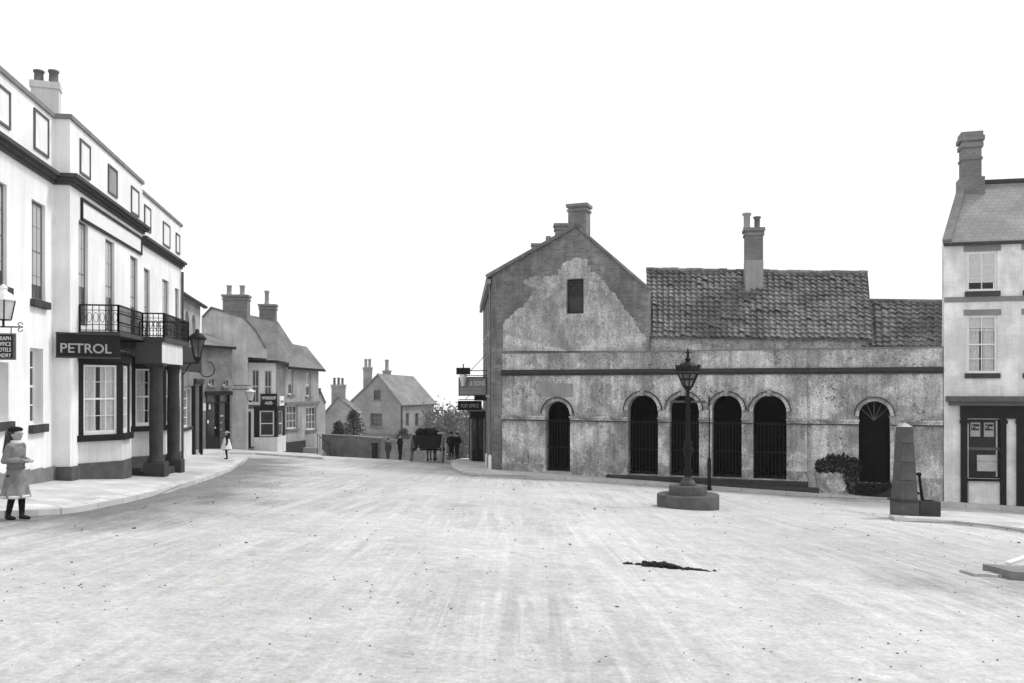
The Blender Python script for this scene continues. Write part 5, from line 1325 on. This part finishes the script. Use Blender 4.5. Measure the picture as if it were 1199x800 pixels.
for i in range(600):
    Y_ = 4.5+26*random.random()**1.3; X_ = random.uniform(-0.62, 0.62)*Y_
    r = random.uniform(0.003, 0.007)*(1+Y_/10)*(1.8 if random.random() < 0.05 else 1); rock(k, (X_, Y_, G(X_, Y_)+r*0.2), r, 0.5)
o = mk('loose_stones', k, 'stone_bits'); tag(o, 'small dark stones and droppings scattered over the pale road', 'stones', kind='stuff')

# ================================================================= PLANTS
def leaf_quads(mb, pts, size, mi=0):
    for p in pts:
        s = size*random.uniform(0.6, 1.3); a = Vector((random.gauss(0, 1), random.gauss(0, 1), random.gauss(0, 1))).normalized(); b = a.orthogonal().normalized(); 
        b = Matrix.Rotation(random.uniform(0, 6.28), 3, a) @ b; c = a.cross(b)
        mb.add([p-b*s, p+c*s*0.5, p+b*s, p-c*s*0.5], [(0, 1, 2, 3)], mi)
def branching(mb, p, d, L, r, depth, tips, spread=0.55, lift=0.1):
    q = p+d*L; mid = p.lerp(q, 0.5)+Vector((random.gauss(0, 1), random.gauss(0, 1), 0))*L*0.05
    mb.cyl(p, mid, r, r*0.82, 6, caps=False); mb.cyl(mid, q, r*0.82, r*0.65, 6, caps=False)
    tips.append((q, depth))
    if depth == 0: return
    for i in range(random.choice((2, 3, 3))):
        e = (d+Vector((random.gauss(0, spread), random.gauss(0, spread), random.gauss(lift, spread*0.5)))).normalized()
        branching(mb, p.lerp(q, random.uniform(0.65, 1.0)), e, L*random.uniform(0.62, 0.85), r*0.6, depth-1, tips, spread, lift)
def tree(px, py_foot, Y, h, label, leafm='leaf_pale', nleaf=25, lsize=0.14, spread=0.5, depth=5, clump=0.5, group=None):
    p = P(px, 0, Y); z = G(p.x, p.y); o = thing('tree', (p.x, p.y, z), label, 'tree', group)
    k = MB(); tips = []; base = Vector((p.x, p.y, z-0.3)); branching(k, base, Vector((random.gauss(0, .04), random.gauss(0, .04), 1)), h*0.30, h*0.022, depth, tips, spread)
    mk('trunk', k, 'bark', o)
    pts = []
    for q, dd in tips:
        if dd <= 2:
            for i in range(nleaf): pts.append(q+Vector((random.gauss(0, 1), random.gauss(0, 1), random.gauss(0, 0.8)))*clump*random.random())
    k = MB(); leaf_quads(k, pts, lsize); mk('crown', k, leafm, o); return o
tree(512, 0, 88, 9.0, 'pale leafy tree close behind the right end of the gabled brick house', nleaf=5, lsize=0.16, spread=0.55)
tree(528, 0, 76, 7.5, 'thin half bare tree standing behind the two men', nleaf=4, lsize=0.13)
tree(541, 0, 95, 9.5, 'tall pale tree beyond the hanging signs of the side street', nleaf=5, lsize=0.17)
tree(556, 0, 105, 8.0, 'distant pale tree showing between the signs and the dark shopfront', nleaf=6, lsize=0.18)
tree(520, 0, 115, 7.5, 'farthest faint tree low behind the cart', nleaf=7, lsize=0.2)
def shrub(name, px, Y, ztop, zbot, r, label, layers=False):
    p = P(px, 0, Y); o = thing(name, (p.x, p.y, zbot), label, 'shrub'); pts = []
    for i in range(2200):
        t = random.random(); zz = zbot+(ztop-zbot)*t
        rr = r*math.sqrt(random.random())*(math.sin(math.pi*min(1, 0.25+t*0.75))**0.6 if not layers else (1.0-0.45*t)*(0.5+0.6*abs(math.sin(t*8+1))))
        th = random.uniform(0, 6.28); pts.append(Vector((p.x+rr*math.cos(th), p.y+rr*math.sin(th), zz)))
    k = MB(); leaf_quads(k, [p_+Vector((random.gauss(0, .10), random.gauss(0, .10), random.gauss(0, .08))) for p_ in pts if mnoise.noise(p_*2.2) > -0.28], 0.085); mk('crown', k, 'leaf_mid', o)
    k = MB().cyl((p.x, p.y, G(p.x, p.y)-0.2), (p.x, p.y, (ztop+zbot)/2), 0.07, 0.04, 8); mk('trunk', k, 'bark', o)
shrub('round_shrub', 396, 57, P(0, 496, 57).z, P(0, 514, 57).z, 0.36, 'small round dark shrub rising over the garden wall')
shrub('layered_shrub', 414, 60, P(0, 482, 60).z, P(0, 518, 60).z, 0.72, 'taller dark layered shrub in front of the brick gable')
shrub('climbing_shrub', 473, 76, P(0, 503, 76).z, P(0, 530, 76).z, 1.0, 'dark climbing bush at the corner of the gabled brick house')
pts = []
for i in range(5200):
    x, y, Y_ = random.uniform(503, 552), 0, random.uniform(78, 86); q = P(x, 0, Y_); top = P(0, 499+6*mnoise.noise((x*0.12, 2, 0))+3*mnoise.noise((x*0.5, 5, 0)), Y_).z
    q.z = top-(top-P(0, 546, Y_).z)*random.random()**1.3; pts.append(q)
q = P(528, 0, 82); o = thing('hedge', (q.x, q.y, G(q.x, q.y)), 'grey bushy hedge across the bottom of the side street behind the two men', 'hedge')
k = MB(); leaf_quads(k, pts, 0.17); mk('foliage', k, 'leaf_pale', o)
k = MB(); k.bar(P(506, 546, 82), P(550, 546, 82), 0.3, 1.2); mk('bank', k, 'grass', o)
# ivy by the right-hand arcade door
pts = []; dpx = 0
for i in range(11000):
    x, y = random.uniform(952, 1046), random.uniform(526, 582)
    inside = (((x-982)/28)**2+((y-546)/(14+1.5*math.sin(x)+1.2*math.sin(x*.37)))**2 < 1 and y < 553.5+1.2*math.sin(x*.8)) or (((x-1017)/27)**2+((y-562)/16)**2 < 1 and y > 553 and not (1004 < x < 1045 and y < 565)) or (984+0.25*(y-545) < x < 1005 and 540 < y < 578) or (((x-1018)/27)**2+((y-563)/17)**2 < 1 and y > 566)
    if inside:
        ww = random.uniform(0.46, 0.56) if (y > 566 and x > 998) else random.uniform(0.02, 0.10); u = FR.u(x, ww); pts.append(FR.p(u, ww, FR.z(y, u, ww)))
u = FR.u(1000, 0.1); q = FR.p(u, 0.15); k = MB(); leaf_quads(k, pts, 0.042); o = mk('ivy_bush', k, 'leaf_dark'); tag(o, 'low dark ivy clump on the wall left of the right hand arched door', 'ivy')
# ================================================================= PEOPLE, HORSE, CART
def fuse(name, prims, voxel, mats, parent, smooth=3, matfn=None, origin=None):
    """fuse tapered limbs and ellipsoids into one continuous skin"""
    bm = bmesh.new()
    def sphere(c, r, rot=None):
        M = Matrix.Translation(c) @ (rot.to_4x4() if rot else Matrix.Identity(4)) @ Matrix.Diagonal((*r, 1))
        bmesh.ops.create_icosphere(bm, subdivisions=3, radius=1, matrix=M)
    for pr in prims:
        if pr[0] == 'c':
            _, a, b, r0, r1 = pr; a = Vector(a); b = Vector(b); n = 12
            sphere(a, (r0,)*3); sphere(b, (r1,)*3); d = (b-a).normalized(); x = d.orthogonal().normalized(); y = d.cross(x)
            va = [bm.verts.new(a+(x*math.cos(t)+y*math.sin(t))*r0) for t in [2*math.pi*i/n for i in range(n)]]
            vb = [bm.verts.new(b+(x*math.cos(t)+y*math.sin(t))*r1) for t in [2*math.pi*i/n for i in range(n)]]
            for i in range(n): bm.faces.new((va[i], va[(i+1) % n], vb[(i+1) % n], vb[i]))
            bm.faces.new(va[::-1]); bm.faces.new(vb)
        elif pr[0] == 'e': sphere(Vector(pr[1]), pr[2], pr[3] if len(pr) > 3 else None)
        elif pr[0] == 'l':      # loft of elliptical rings (centre, rx, ry)
            n = 28; rings = []
            for (c, rx, ry, wav) in pr[1]:
                rings.append([bm.verts.new(Vector(c)+Vector(((rx*(1+wav*math.sin(7*t+c[2]*3)))*math.cos(t), (ry*(1+wav*math.sin(7*t+c[2]*3)))*math.sin(t), 0))) for t in [2*math.pi*i/n for i in range(n)]])
            for r0, r1 in zip(rings, rings[1:]):
                for i in range(n): bm.faces.new((r0[i], r0[(i+1) % n], r1[(i+1) % n], r1[i]))
            bm.faces.new(rings[0][::-1]); bm.faces.new(rings[-1])
    me = bpy.data.meshes.new('tmp'); bm.to_mesh(me); bm.free()
    t = bpy.data.objects.new('tmp', me); COL.objects.link(t)
    rm = t.modifiers.new('r', 'REMESH'); rm.mode = 'VOXEL'; rm.voxel_size = voxel
    if smooth: s_ = t.modifiers.new('s', 'SMOOTH'); s_.factor = 0.5; s_.iterations = smooth
    dg = bpy.context.evaluated_depsgraph_get(); dg.update(); ev = t.evaluated_get(dg); m2 = ev.to_mesh()
    mb = MB(); mb.add([v.co.copy() for v in m2.vertices], [tuple(p.vertices) for p in m2.polygons], 0, True)
    ev.to_mesh_clear(); bpy.data.objects.remove(t); bpy.data.meshes.remove(me)
    if matfn: mb.m = [matfn(sum((mb.v[i] for i in f), Vector())/len(f)) for f in mb.f]
    return mk(name, mb, mats, parent, origin=origin)

def figure(px, Y, zf, H, face, label, child=False, vox=0.02, coatm='dark_cloth', hairm='hair', hat='cap', arms='down', long_hair=False, skirt=None, apron=False, group=None, stride=0.0, hands=True):
    """standing person, feet at zf; face = heading angle in the ground plane (0 = +X)"""
    p0 = P(px, 0, Y); B = Vector((p0.x, Y, zf)); f = Vector((math.cos(face), math.sin(face), 0)); l = Vector((-f.y, f.x, 0)); R = Matrix(((f.x, l.x, 0), (f.y, l.y, 0), (0, 0, 1)))
    def q(a, b, c): return B+(f*a+l*b+Vector((0, 0, c)))*H
    hd = 0.073 if child else 0.064          # head half height
    hz = 1.0-hd-0.005
    o = thing('person', B, label, 'person', group)
    pr = []; sw = 0.115 if not child else 0.088; hip = 0.47
    for s in (-1, 1):
        st = stride*s
        pr += [('c', q(0, s*.05, hip), q(.015+st*.5, s*(.032 if child else .048), .27), .058*H, .042*H), ('c', q(.015+st*.5, s*(.032 if child else .048), .27), q(-.01+st, s*(.03 if child else .045), .05), .040*H, .027*H), ('c', q(-.015+st, s*(.03 if child else .045), .028), q(.07+st, s*(.036 if child else .052), .018), .028*H, .020*H)]
    pr += [('e', q(0, 0, .50), (.075*H, .095*H, .07*H), R), ('e', q(.005, 0, .60), (.066*H, .085*H, .09*H), R), ('e', q(.0, 0, .71), (.075*H, .105*H, .10*H), R), ('c', q(0, -sw*.75, .795), q(0, sw*.75, .795), .045*H, .045*H), ('c', q(0, 0, .80), q(.012, 0, .88), .034*H, .03*H)]
    # head: skull, jaw, nose, ears, brow
    pr += [('e', q(.008, 0, hz+.005), (hd*.86*H, hd*.74*H, hd*H), R), ('e', q(.022, 0, hz-.028), (hd*.6*H, hd*.58*H, hd*.6*H), R), ('c', q(.062, 0, hz+.005), q(.075, 0, hz-.014), .006*H, .010*H), ('e', q(.06, 0, hz-.035), (.012*H, .018*H, .006*H), R)]
    for s in (-1, 1): pr += [('e', q(0, s*hd*.76, hz-.004), (.012*H, .006*H, .017*H), R), ('e', q(.058, s*.022, hz+.012), (.008*H, .013*H, .006*H), R)]
    slv = []
    if arms == 'down': el = [(-.01, .145, .62), (.04, .15, .49)]
    elif arms == 'front': el = [(-.03, .125, .645), (.125, .03, .64)]
    elif arms == 'pockets': el = [(-.05, .155, .64), (.045, .12, .53)]
    for s in (-1, 1):
        sh_ = q(0, s*sw, .79); e_ = q(el[0][0], s*el[0][1], el[0][2]); h_ = q(el[1][0], s*el[1][1], el[1][2])
        pr += [('c', sh_, e_, .034*H, .027*H), ('c', e_, h_, .027*H, .019*H)]; slv += [('c', sh_, e_, .040*H, .036*H), ('c', e_, e_.lerp(h_, .93), .035*H, .030*H)]
        d = (h_-e_).normalized(); side = (l*s*-1 if arms == 'front' else f); side = (side-d*side.dot(d)).normalized()
        pal = h_+d*.035*H; pr += [('c', h_+d*.008*H, pal+d*.012*H, .018*H, .020*H)]
        if hands:
            nrm = d.cross(side).normalized()
            for i, (off, ln) in enumerate(((-.017, .040), (-.006, .047), (.006, .044), (.016, .034))):
                b0 = pal+d*.018*H+side*off*H; m_ = b0+d*ln*.55*H+nrm*.004*H; e2 = m_+(d*.7+nrm*.5*s).normalized()*ln*.45*H
                pr += [('c', b0, m_, .0065*H, .006*H), ('c', m_, e2, .006*H, .005*H)]
            tb = h_+d*.018*H-side*.016*H; pr += [('c', tb, tb+(d*.6-side*.8).normalized()*.035*H, .008*H, .006*H)]
    k = MB()
    for s in (-1, 1): k.ball(q(.0655 if not child else .0705, s*.024, hz+.006), .007*H, 0.6, 1.3, 0.8, 8)
    mk('eyes', k, 'hair', o)
    legtop = (skirt[1] if skirt else 0.5)
    def mf(c):
        t = (c.z-zf)/H
        if t < 0.075: return 2
        if t < 0.56: return 1
        return 0
    fuse('body', pr, vox, ['skin', 'dark_cloth' if skirt or coatm != 'grey_cloth' else 'grey_cloth', 'boot'], o, 2, mf)
    # coat or jacket
    cw = .86 if child else 1.0
    cp = [('e', q(.0, 0, .60), (.086*H, .108*H*cw, .10*H), R), ('e', q(0, 0, .71), (.09*H, .122*H*cw, .105*H), R), ('c', q(0, -sw*.8, .79), q(0, sw*.8, .79), .05*H, .05*H), ('c', q(0, 0, .80), q(.005, 0, .845), .06*H, .04*H)]+slv
    if skirt:
        ht, hb = skirt
        rings = []
        for i in range(8):
            t = i/7; z = ht+(hb-ht)*t; r = (.080+(.142-.080)*t**0.85) if child else .09+.07*t
            rings.append((q(0, 0, z), r*H*1.0, r*H*1.05, 0.10*t))
        cp += [('l', rings)]
        if hb < .3: pass
    else: cp += [('e', q(0, 0, .50), (.088*H, .115*H, .10*H), R)]
    fuse('coat' if not apron else 'frock', cp, vox, coatm, o, 2)
    if skirt and not apron:
        k = MB(); n = 24
        k.lathe(q(0, 0, skirt[0]-.012), [(.084*H, 0), (.088*H, .004*H), (.088*H, .02*H), (.084*H, .024*H)], n, sx=1.05, sy=1.05); mk('belt', k, 'coat_dark', o)
        k = MB(); k.lathe(q(0, 0, skirt[1]), [(.142*H, -.006*H), (.149*H, .008*H), (.147*H, .02*H), (.137*H, .026*H)], 32, sy=1.05); mk('hem_trim', k, 'fur_white', o)
        k = MB(); k.lathe(q(0.0, 0, .818), [(.058*H, 0), (.070*H, .012*H), (.062*H, .035*H), (.042*H, .042*H)], 20); mk('collar', k, 'fur_white', o)
    if apron:
        ap_ = [('e', q(.012, 0, .70), (.098*H, .118*H, .12*H), R)]
        rings = []
        for i in range(7):
            t = i/6; z = .74+(.36-.74)*t; r = .10+.10*t; rings.append((q(0.012, 0, z), r*H, r*H*1.03, .05*t))
        fuse('pinafore', ap_+[('l', rings)], vox, 'pinafore', o, 2)
    # hair and hat
    hp = [('e', q(-.012, 0, hz+.022), (hd*.90*H, hd*.86*H, hd*.86*H), R)]
    if long_hair: hp += [('c', q(-.05, 0, hz), q(-.09, 0.01, .77), .066*H, .056*H), ('c', q(-.06, .035, hz-.02), q(-.105, .04, .72), .038*H, .026*H), ('c', q(-.055, -.04, hz-.02), q(-.085, -.06, .73), .036*H, .024*H), ('c', q(-.045, -.05, hz), q(-.03, -.066, .80), .022*H, .018*H), ('c', q(-.045, .05, hz), q(-.03, .066, .80), .022*H, .018*H)]
    else: hp = [('e', q(-.014, 0, hz+.018), (hd*.86*H, hd*.82*H, hd*.84*H), R)]
    fuse('hair', hp, vox*0.8, hairm, o, 2)
    tilt = Matrix.Rotation(-0.18, 3, l)
    if hat == 'beret': fuse('beret', [('e', q(-.005, 0, hz+.052), (hd*1.02*H, hd*1.02*H, hd*.46*H), R)], vox*.8, 'dark_cloth', o, 2)
    if hat == 'cap':
        fuse('cap', [('e', q(-.008, 0, hz+.045), (hd*1.05*H, hd*.98*H, hd*.42*H), R), ('e', q(.058, 0, hz+.035), (hd*.55*H, hd*.62*H, hd*.12*H), R)], vox*.7, 'dark_cloth', o, 1)
    if hat == 'straw':
        k = MB(); k.lathe(q(0, 0, hz+.03), [(hd*1.7*H, 0), (hd*1.7*H, .01*H), (hd*.95*H, .016*H), (hd*.9*H, .05*H), (hd*.5*H, .062*H)], 20); mk('straw_hat', k, 'straw', o)
    if coatm in ('dark_cloth', 'grey_cloth') and not child:
        k = MB(); k.lathe(q(.004, 0, .862), [(.038*H, 0), (.04*H, .004*H), (.037*H, .022*H)], 14); mk('collar', k, 'white_paint', o)
    return o

# girl on the left kerb
gx = -7.43; GYg = 13.0
figure(18.5, 12.9, G(P(18.5, 0, 12.9).x, 12.9)+0.005, 1.395, 0.15-0.35, 'long haired girl in belted pale coat and dark beret at the left kerb', child=True, vox=0.0075, coatm='coat', hat='beret', arms='front', long_hair=True, skirt=(.56, .245), stride=0.06)
# child in a pinafore on the tip of the far pavement
Xc, Yc = gp(265.5, 537.8, 0.10)
figure(265.5, Yc, G(Xc, Yc)+0.10, 1.10, 3.5, 'small child in a white pinafore and straw hat on the pavement tip before the shop', child=True, vox=0.012, coatm='dark_cloth', hairm='hair', hat='straw', arms='down', skirt=(.56, .33), apron=True)
# men by the side-street corner
for (px, Y, fc, H, lab, ht) in ((528.5, 53.2, 1.3, 1.68, 'man in dark clothes and cap, left of the two men talking by the kerb', 'cap'), (535.2, 52.6, 2.4, 1.62, 'pale collared man in dark suit, right of the two men by the kerb', 'cap')):
    X = P(px, 0, Y).x; figure(px, Y, G(X, Y)+0.12, H, fc, lab, vox=0.018, coatm='dark_cloth', hat=ht, arms='pockets', hands=True)
# two youths by the gate post, lower down the hill
for (px, Y, fc, H, lab) in ((448, 54.5, -1.2, 1.5, 'youth in dark jacket beside the gate post, left of the pair'), (454.5, 54.2, -1.9, 1.45, 'youth in grey clothes beside the gate post, right of the pair')):
    X = P(px, 0, Y).x; figure(px, Y, G(X, Y), H, fc, lab, vox=0.02, coatm='dark_cloth' if px < 450 else 'grey_cloth', hat='cap', arms='down', hands=True)
figure(468.5, 51, G(P(468.5, 0, 51).x, 51), 1.6, -0.4, 'carter in dark working clothes and cap standing left of the loaded cart', vox=0.018, coatm='dark_cloth', hat='cap', arms='front', hands=True)

# cart seen from behind
Xk, Yk = P(498.8, 0, 45.0).x, 45.0; Zk = G(Xk, Yk)
cart = thing('farm_cart', (Xk, Yk, Zk), 'loaded dark farm cart seen from behind on the road by the garden wall', 'cart')
def cp_(x, y, z): 
    y2 = Yk+y; return Vector((Xk+x, y2, G(Xk, Yk)+z-0.062*y))
k = MB()
k.hexa([cp_(-.58, 0, .72), cp_(.58, 0, .72), cp_(.55, 2.2, .72), cp_(-.55, 2.2, .72)], [cp_(-.58, 0, .80), cp_(.58, 0, .80), cp_(.55, 2.2, .80), cp_(-.55, 2.2, .80)])
for s in (-1, 1): k.hexa([cp_(s*.55, 0, .803), cp_(s*.59, 0, .803), cp_(s*.59, 2.2, .803), cp_(s*.55, 2.2, .803)], [cp_(s*.66, 0, 1.42), cp_(s*.70, 0, 1.42), cp_(s*.70, 2.2, 1.42), cp_(s*.66, 2.2, 1.42)])
mk('body', k, 'wood', cart)
k = MB(); k.hexa([cp_(-.6, -.05, .72), cp_(.6, -.05, .72), cp_(.6, -.003, .72), cp_(-.6, -.003, .72)], [cp_(-.69, -.05, 1.42), cp_(.69, -.05, 1.42), cp_(.69, -.003, 1.42), cp_(-.69, -.003, 1.42)])
for x in (-.3, 0, .3): k.hexa([cp_(x-.03, -.08, .72), cp_(x+.03, -.08, .72), cp_(x+.03, -.052, .72), cp_(x-.03, -.052, .72)], [cp_(x-.03, -.08, 1.42), cp_(x+.03, -.08, 1.42), cp_(x+.03, -.052, 1.42), cp_(x-.03, -.052, 1.42)])
mk('tailboard', k, 'dark_paint', cart)
k = MB()
for s in (-1, 1): k = MB().bar(cp_(s*.62, -.1, 1.52), cp_(s*.95, -.1, 1.56), 0.07, 0.10); mk('rave', k, 'pale_stone', cart)

k = MB(); k.cyl(cp_(-.86, 0.7, .66), cp_(.86, 0.7, .66), 0.045, n=10); mk('axle', k, 'black_iron', cart)
for s in (-1, 1):
    c = cp_(s*.80, 0.7, .66); R_ = 0.66; k = MB(); n = 28
    pts = [c+Vector((s*0.04, R_*math.cos(2*math.pi*i/n), R_*math.sin(2*math.pi*i/n))) for i in range(n+1)]
    for i in range(n): k.bar(pts[i], pts[i+1], 0.09, 0.07, up=(1, 0, 0))
    rim = mk('wheel', k, 'grey_wood', cart)
    k = MB()
    for i in range(12):
        t = 2*math.pi*i/12; k.bar(c, c+Vector((s*.04, (R_-.03)*math.cos(t), (R_-.03)*math.sin(t))), 0.045, 0.05, up=(1, 0, 0))
    mk('spokes', k, 'grey_wood', rim)
    k = MB().cyl(c-Vector((.13, 0, 0)), c+Vector((.13, 0, 0)), 0.11, 0.10, 12); mk('hub', k, 'wood', rim)
k = MB()
for s in (-1, 1): k.bar(cp_(s*.42, 2.2, .85), cp_(s*.36, 4.6, 1.05), 0.07)
mk('shaft', k, 'wood', cart)
for i, (x, y, z, r, sz) in enumerate(((-.3, .5, 1.55, .36, .62), (.32, .4, 1.52, .34, .7), (0.0, 1.2, 1.6, .38, .6), (-.28, 1.7, 1.5, .32, .7), (.3, 1.7, 1.5, .32, .7))):
    k = MB(); rock(k, cp_(x, y, z), r, sz); lab = ('dark sack bulging over the tailboard at the left of the cart', 'dark sack bulging over the tailboard at the right of the cart', 'dark sack in the middle of the cart load', 'dark sack at the front left of the cart load', 'dark sack at the front right of the cart load')[i]
    o = mk('sack', k, 'dark_cloth'); tag(o, lab, 'sack', 'sacks loaded on the cart')
k = MB(); 
k.ball(cp_(-.38, -.16, .66), .09, n=10); k.cyl(cp_(-.38, -.16, .74), cp_(-.38, -.12, .9), .012); o = mk('bucket_lamp', k, 'pale_stone', None); tag(o, 'pale round lamp hanging under the left of the cart tailboard', 'lamp')
a, b = P(446.5, 0, 60), P(523, 0, 64); Fy = Face((a.x, a.y), (b.x-a.x, b.y-a.y)); Ly = (b-a).xy.length
yw = thing('yard_wall', Fy.p(Ly/2, 0, G(-7, 62)), 'lower dark yard wall down the hill behind the cart and carter', 'wall')
k = MB(); Fy.wall(k, [(0, -8), (Ly, -8), (Ly, Fy.z(517, Ly)), (0, Fy.z(516, 0))], [], 0, 0.3); mk('brickwork', k, 'brick', yw)
k = MB(); k.bar(Fy.p(0, -.15, Fy.z(516, 0)+.04), Fy.p(Ly, -.15, Fy.z(517, Ly)+.04), 0.4, 0.08); mk('coping', k, 'mid_stone', yw)
# horse between the shafts
def hq(x, y, z): return cp_(x, 3.55+y, z)
pr = [('c', hq(0, -.55, 1.12), hq(0, .5, 1.10), .31, .30), ('e', hq(0, -.62, 1.15), (.30, .36, .33)), ('e', hq(0, .55, 1.12), (.27, .33, .36)), ('c', hq(0, .72, 1.28), hq(0, 1.2, 1.72), .22, .13), ('c', hq(0, 1.2, 1.76), hq(0, 1.62, 1.44), .125, .075), ('e', hq(0, 1.16, 1.72), (.11, .14, .15)), ('c', hq(-.06, 1.12, 1.82), hq(-.07, 1.13, 1.95), .035, .012), ('c', hq(.06, 1.12, 1.82), hq(.07, 1.13, 1.95), .035, .012)]
for s in (-1, 1):
    yo = .12*s
    pr += [('c', hq(s*.16, -.72, 1.02), hq(s*.17, -.62+yo, .74), .19, .11), ('c', hq(s*.17, -.62+yo, .74), hq(s*.17, -.86+yo, .46), .09, .062), ('c', hq(s*.17, -.86+yo, .46), hq(s*.17, -.80+yo, .14), .05, .045), ('c', hq(s*.17, -.80+yo, .12), hq(s*.17, -.76+yo, .05), .065, .075)]
    pr += [('c', hq(s*.16, .55, .95), hq(s*.16, .58-yo, .52), .13, .07), ('c', hq(s*.16, .58-yo, .52), hq(s*.16, .57-yo, .14), .055, .042), ('c', hq(s*.16, .57-yo, .12), hq(s*.16, .61-yo, .05), .06, .075)]
horse = thing('horse', hq(0, 0, 0), 'dark horse harnessed between the cart shafts', 'horse')
fuse('body', pr, 0.035, 'horse_coat', horse, 3)
k = MB(); k.tube([hq(0, -.95, 1.28), hq(0, -1.08, 1.05), hq(0, -1.08, .65)], [.06, .08, .03], 8); mk('tail', k, 'hair', horse)
k = MB()
for i in range(7): k.ball(hq(0, .75+.07*i, 1.55+.055*i), .075, .5, 1, 1, 8)
mk('mane', k, 'hair', horse)
k = MB(); pts = [hq(.26*math.cos(2*math.pi*i/16), .78+.10*math.sin(2*math.pi*i/16), 1.22+.33*math.sin(2*math.pi*i/16)) for i in range(17)]; k.tube(pts, .055, 8); mk('collar', k, 'wood', horse)

# ================================================================= AIR
k = MB(); k.box(-260, 260, -90, 300, min(G(70, y_) for y_ in range(0, 300, 5))-1.5, 13.5); hz_ = mk('haze', k, 'room_dark'); hz_['kind'] = 'stuff'
m = bpy.data.materials.new('haze_air'); m.use_nodes = True; N = m.node_tree.nodes; N.clear()
o_ = N.new('ShaderNodeOutputMaterial'); v_ = N.new('ShaderNodeVolumePrincipled'); v_.inputs['Color'].default_value = (0.95, 0.95, 0.95, 1); v_.inputs['Density'].default_value = HAZE_D; v_.inputs['Anisotropy'].default_value = 0.2
m.node_tree.links.new(v_.outputs[0], o_.inputs['Volume']); hz_.data.materials[0] = m

# ------------------------------------------------------------------ camera, light, sky
cam = bpy.data.cameras.new('camera'); co = bpy.data.objects.new('camera', cam); COL.objects.link(co)
co.location = (0, 0, E); co.rotation_euler = (math.radians(90), 0, 0)
cam.sensor_width = 36; cam.lens = FPX/1199*36; cam.shift_y = (HY-400)/1199; cam.clip_end = 2000; cam.clip_start = 0.1
S.camera = co
elev, az = math.radians(52), math.radians(58)    # sun ahead of the camera, a little to the right, behind thin cloud
sun = bpy.data.lights.new('sun', 'SUN'); so = bpy.data.objects.new('sun', sun); COL.objects.link(so)
sun.energy = SUN_E; sun.angle = math.radians(12); sun.color = (1, 0.99, 0.98)
dirv = Vector((math.sin(az)*math.cos(elev), math.cos(az)*math.cos(elev), math.sin(elev)))
so.rotation_euler = dirv.to_track_quat('Z', 'Y').to_euler(); so.location = (20, 40, 60)
W = bpy.data.worlds.new('World'); S.world = W; W.use_nodes = True
N = W.node_tree.nodes; L = W.node_tree.links; bg = N['Background']
sk = N.new('ShaderNodeTexSky'); sk.sky_type = 'NISHITA'; sk.sun_disc = False
sk.sun_elevation = elev; sk.sun_rotation = az; sk.dust_density = 6; sk.air_density = 1
bw = N.new('ShaderNodeRGBToBW'); L.new(sk.outputs[0], bw.inputs[0])      # the plate is black and white
mx = N.new('ShaderNodeMath'); mx.operation = 'MAXIMUM'; L.new(bw.outputs[0], mx.inputs[0]); mx.inputs[1].default_value = SKY_MIN   # veil of bright cloud
mn = N.new('ShaderNodeMath'); mn.operation = 'MINIMUM'; L.new(mx.outputs[0], mn.inputs[0]); mn.inputs[1].default_value = SKY_MIN*1.35
cb = N.new('ShaderNodeCombineColor')
for i in range(3): L.new(mn.outputs[0], cb.inputs[i])
L.new(cb.outputs[0], bg.inputs['Color']); bg.inputs['Strength'].default_value = 0.1
S.view_settings.view_transform = 'Standard'; S.view_settings.look = 'None'; S.view_settings.gamma = 1; S.view_settings.exposure = 0
S.view_settings.use_curve_mapping = False
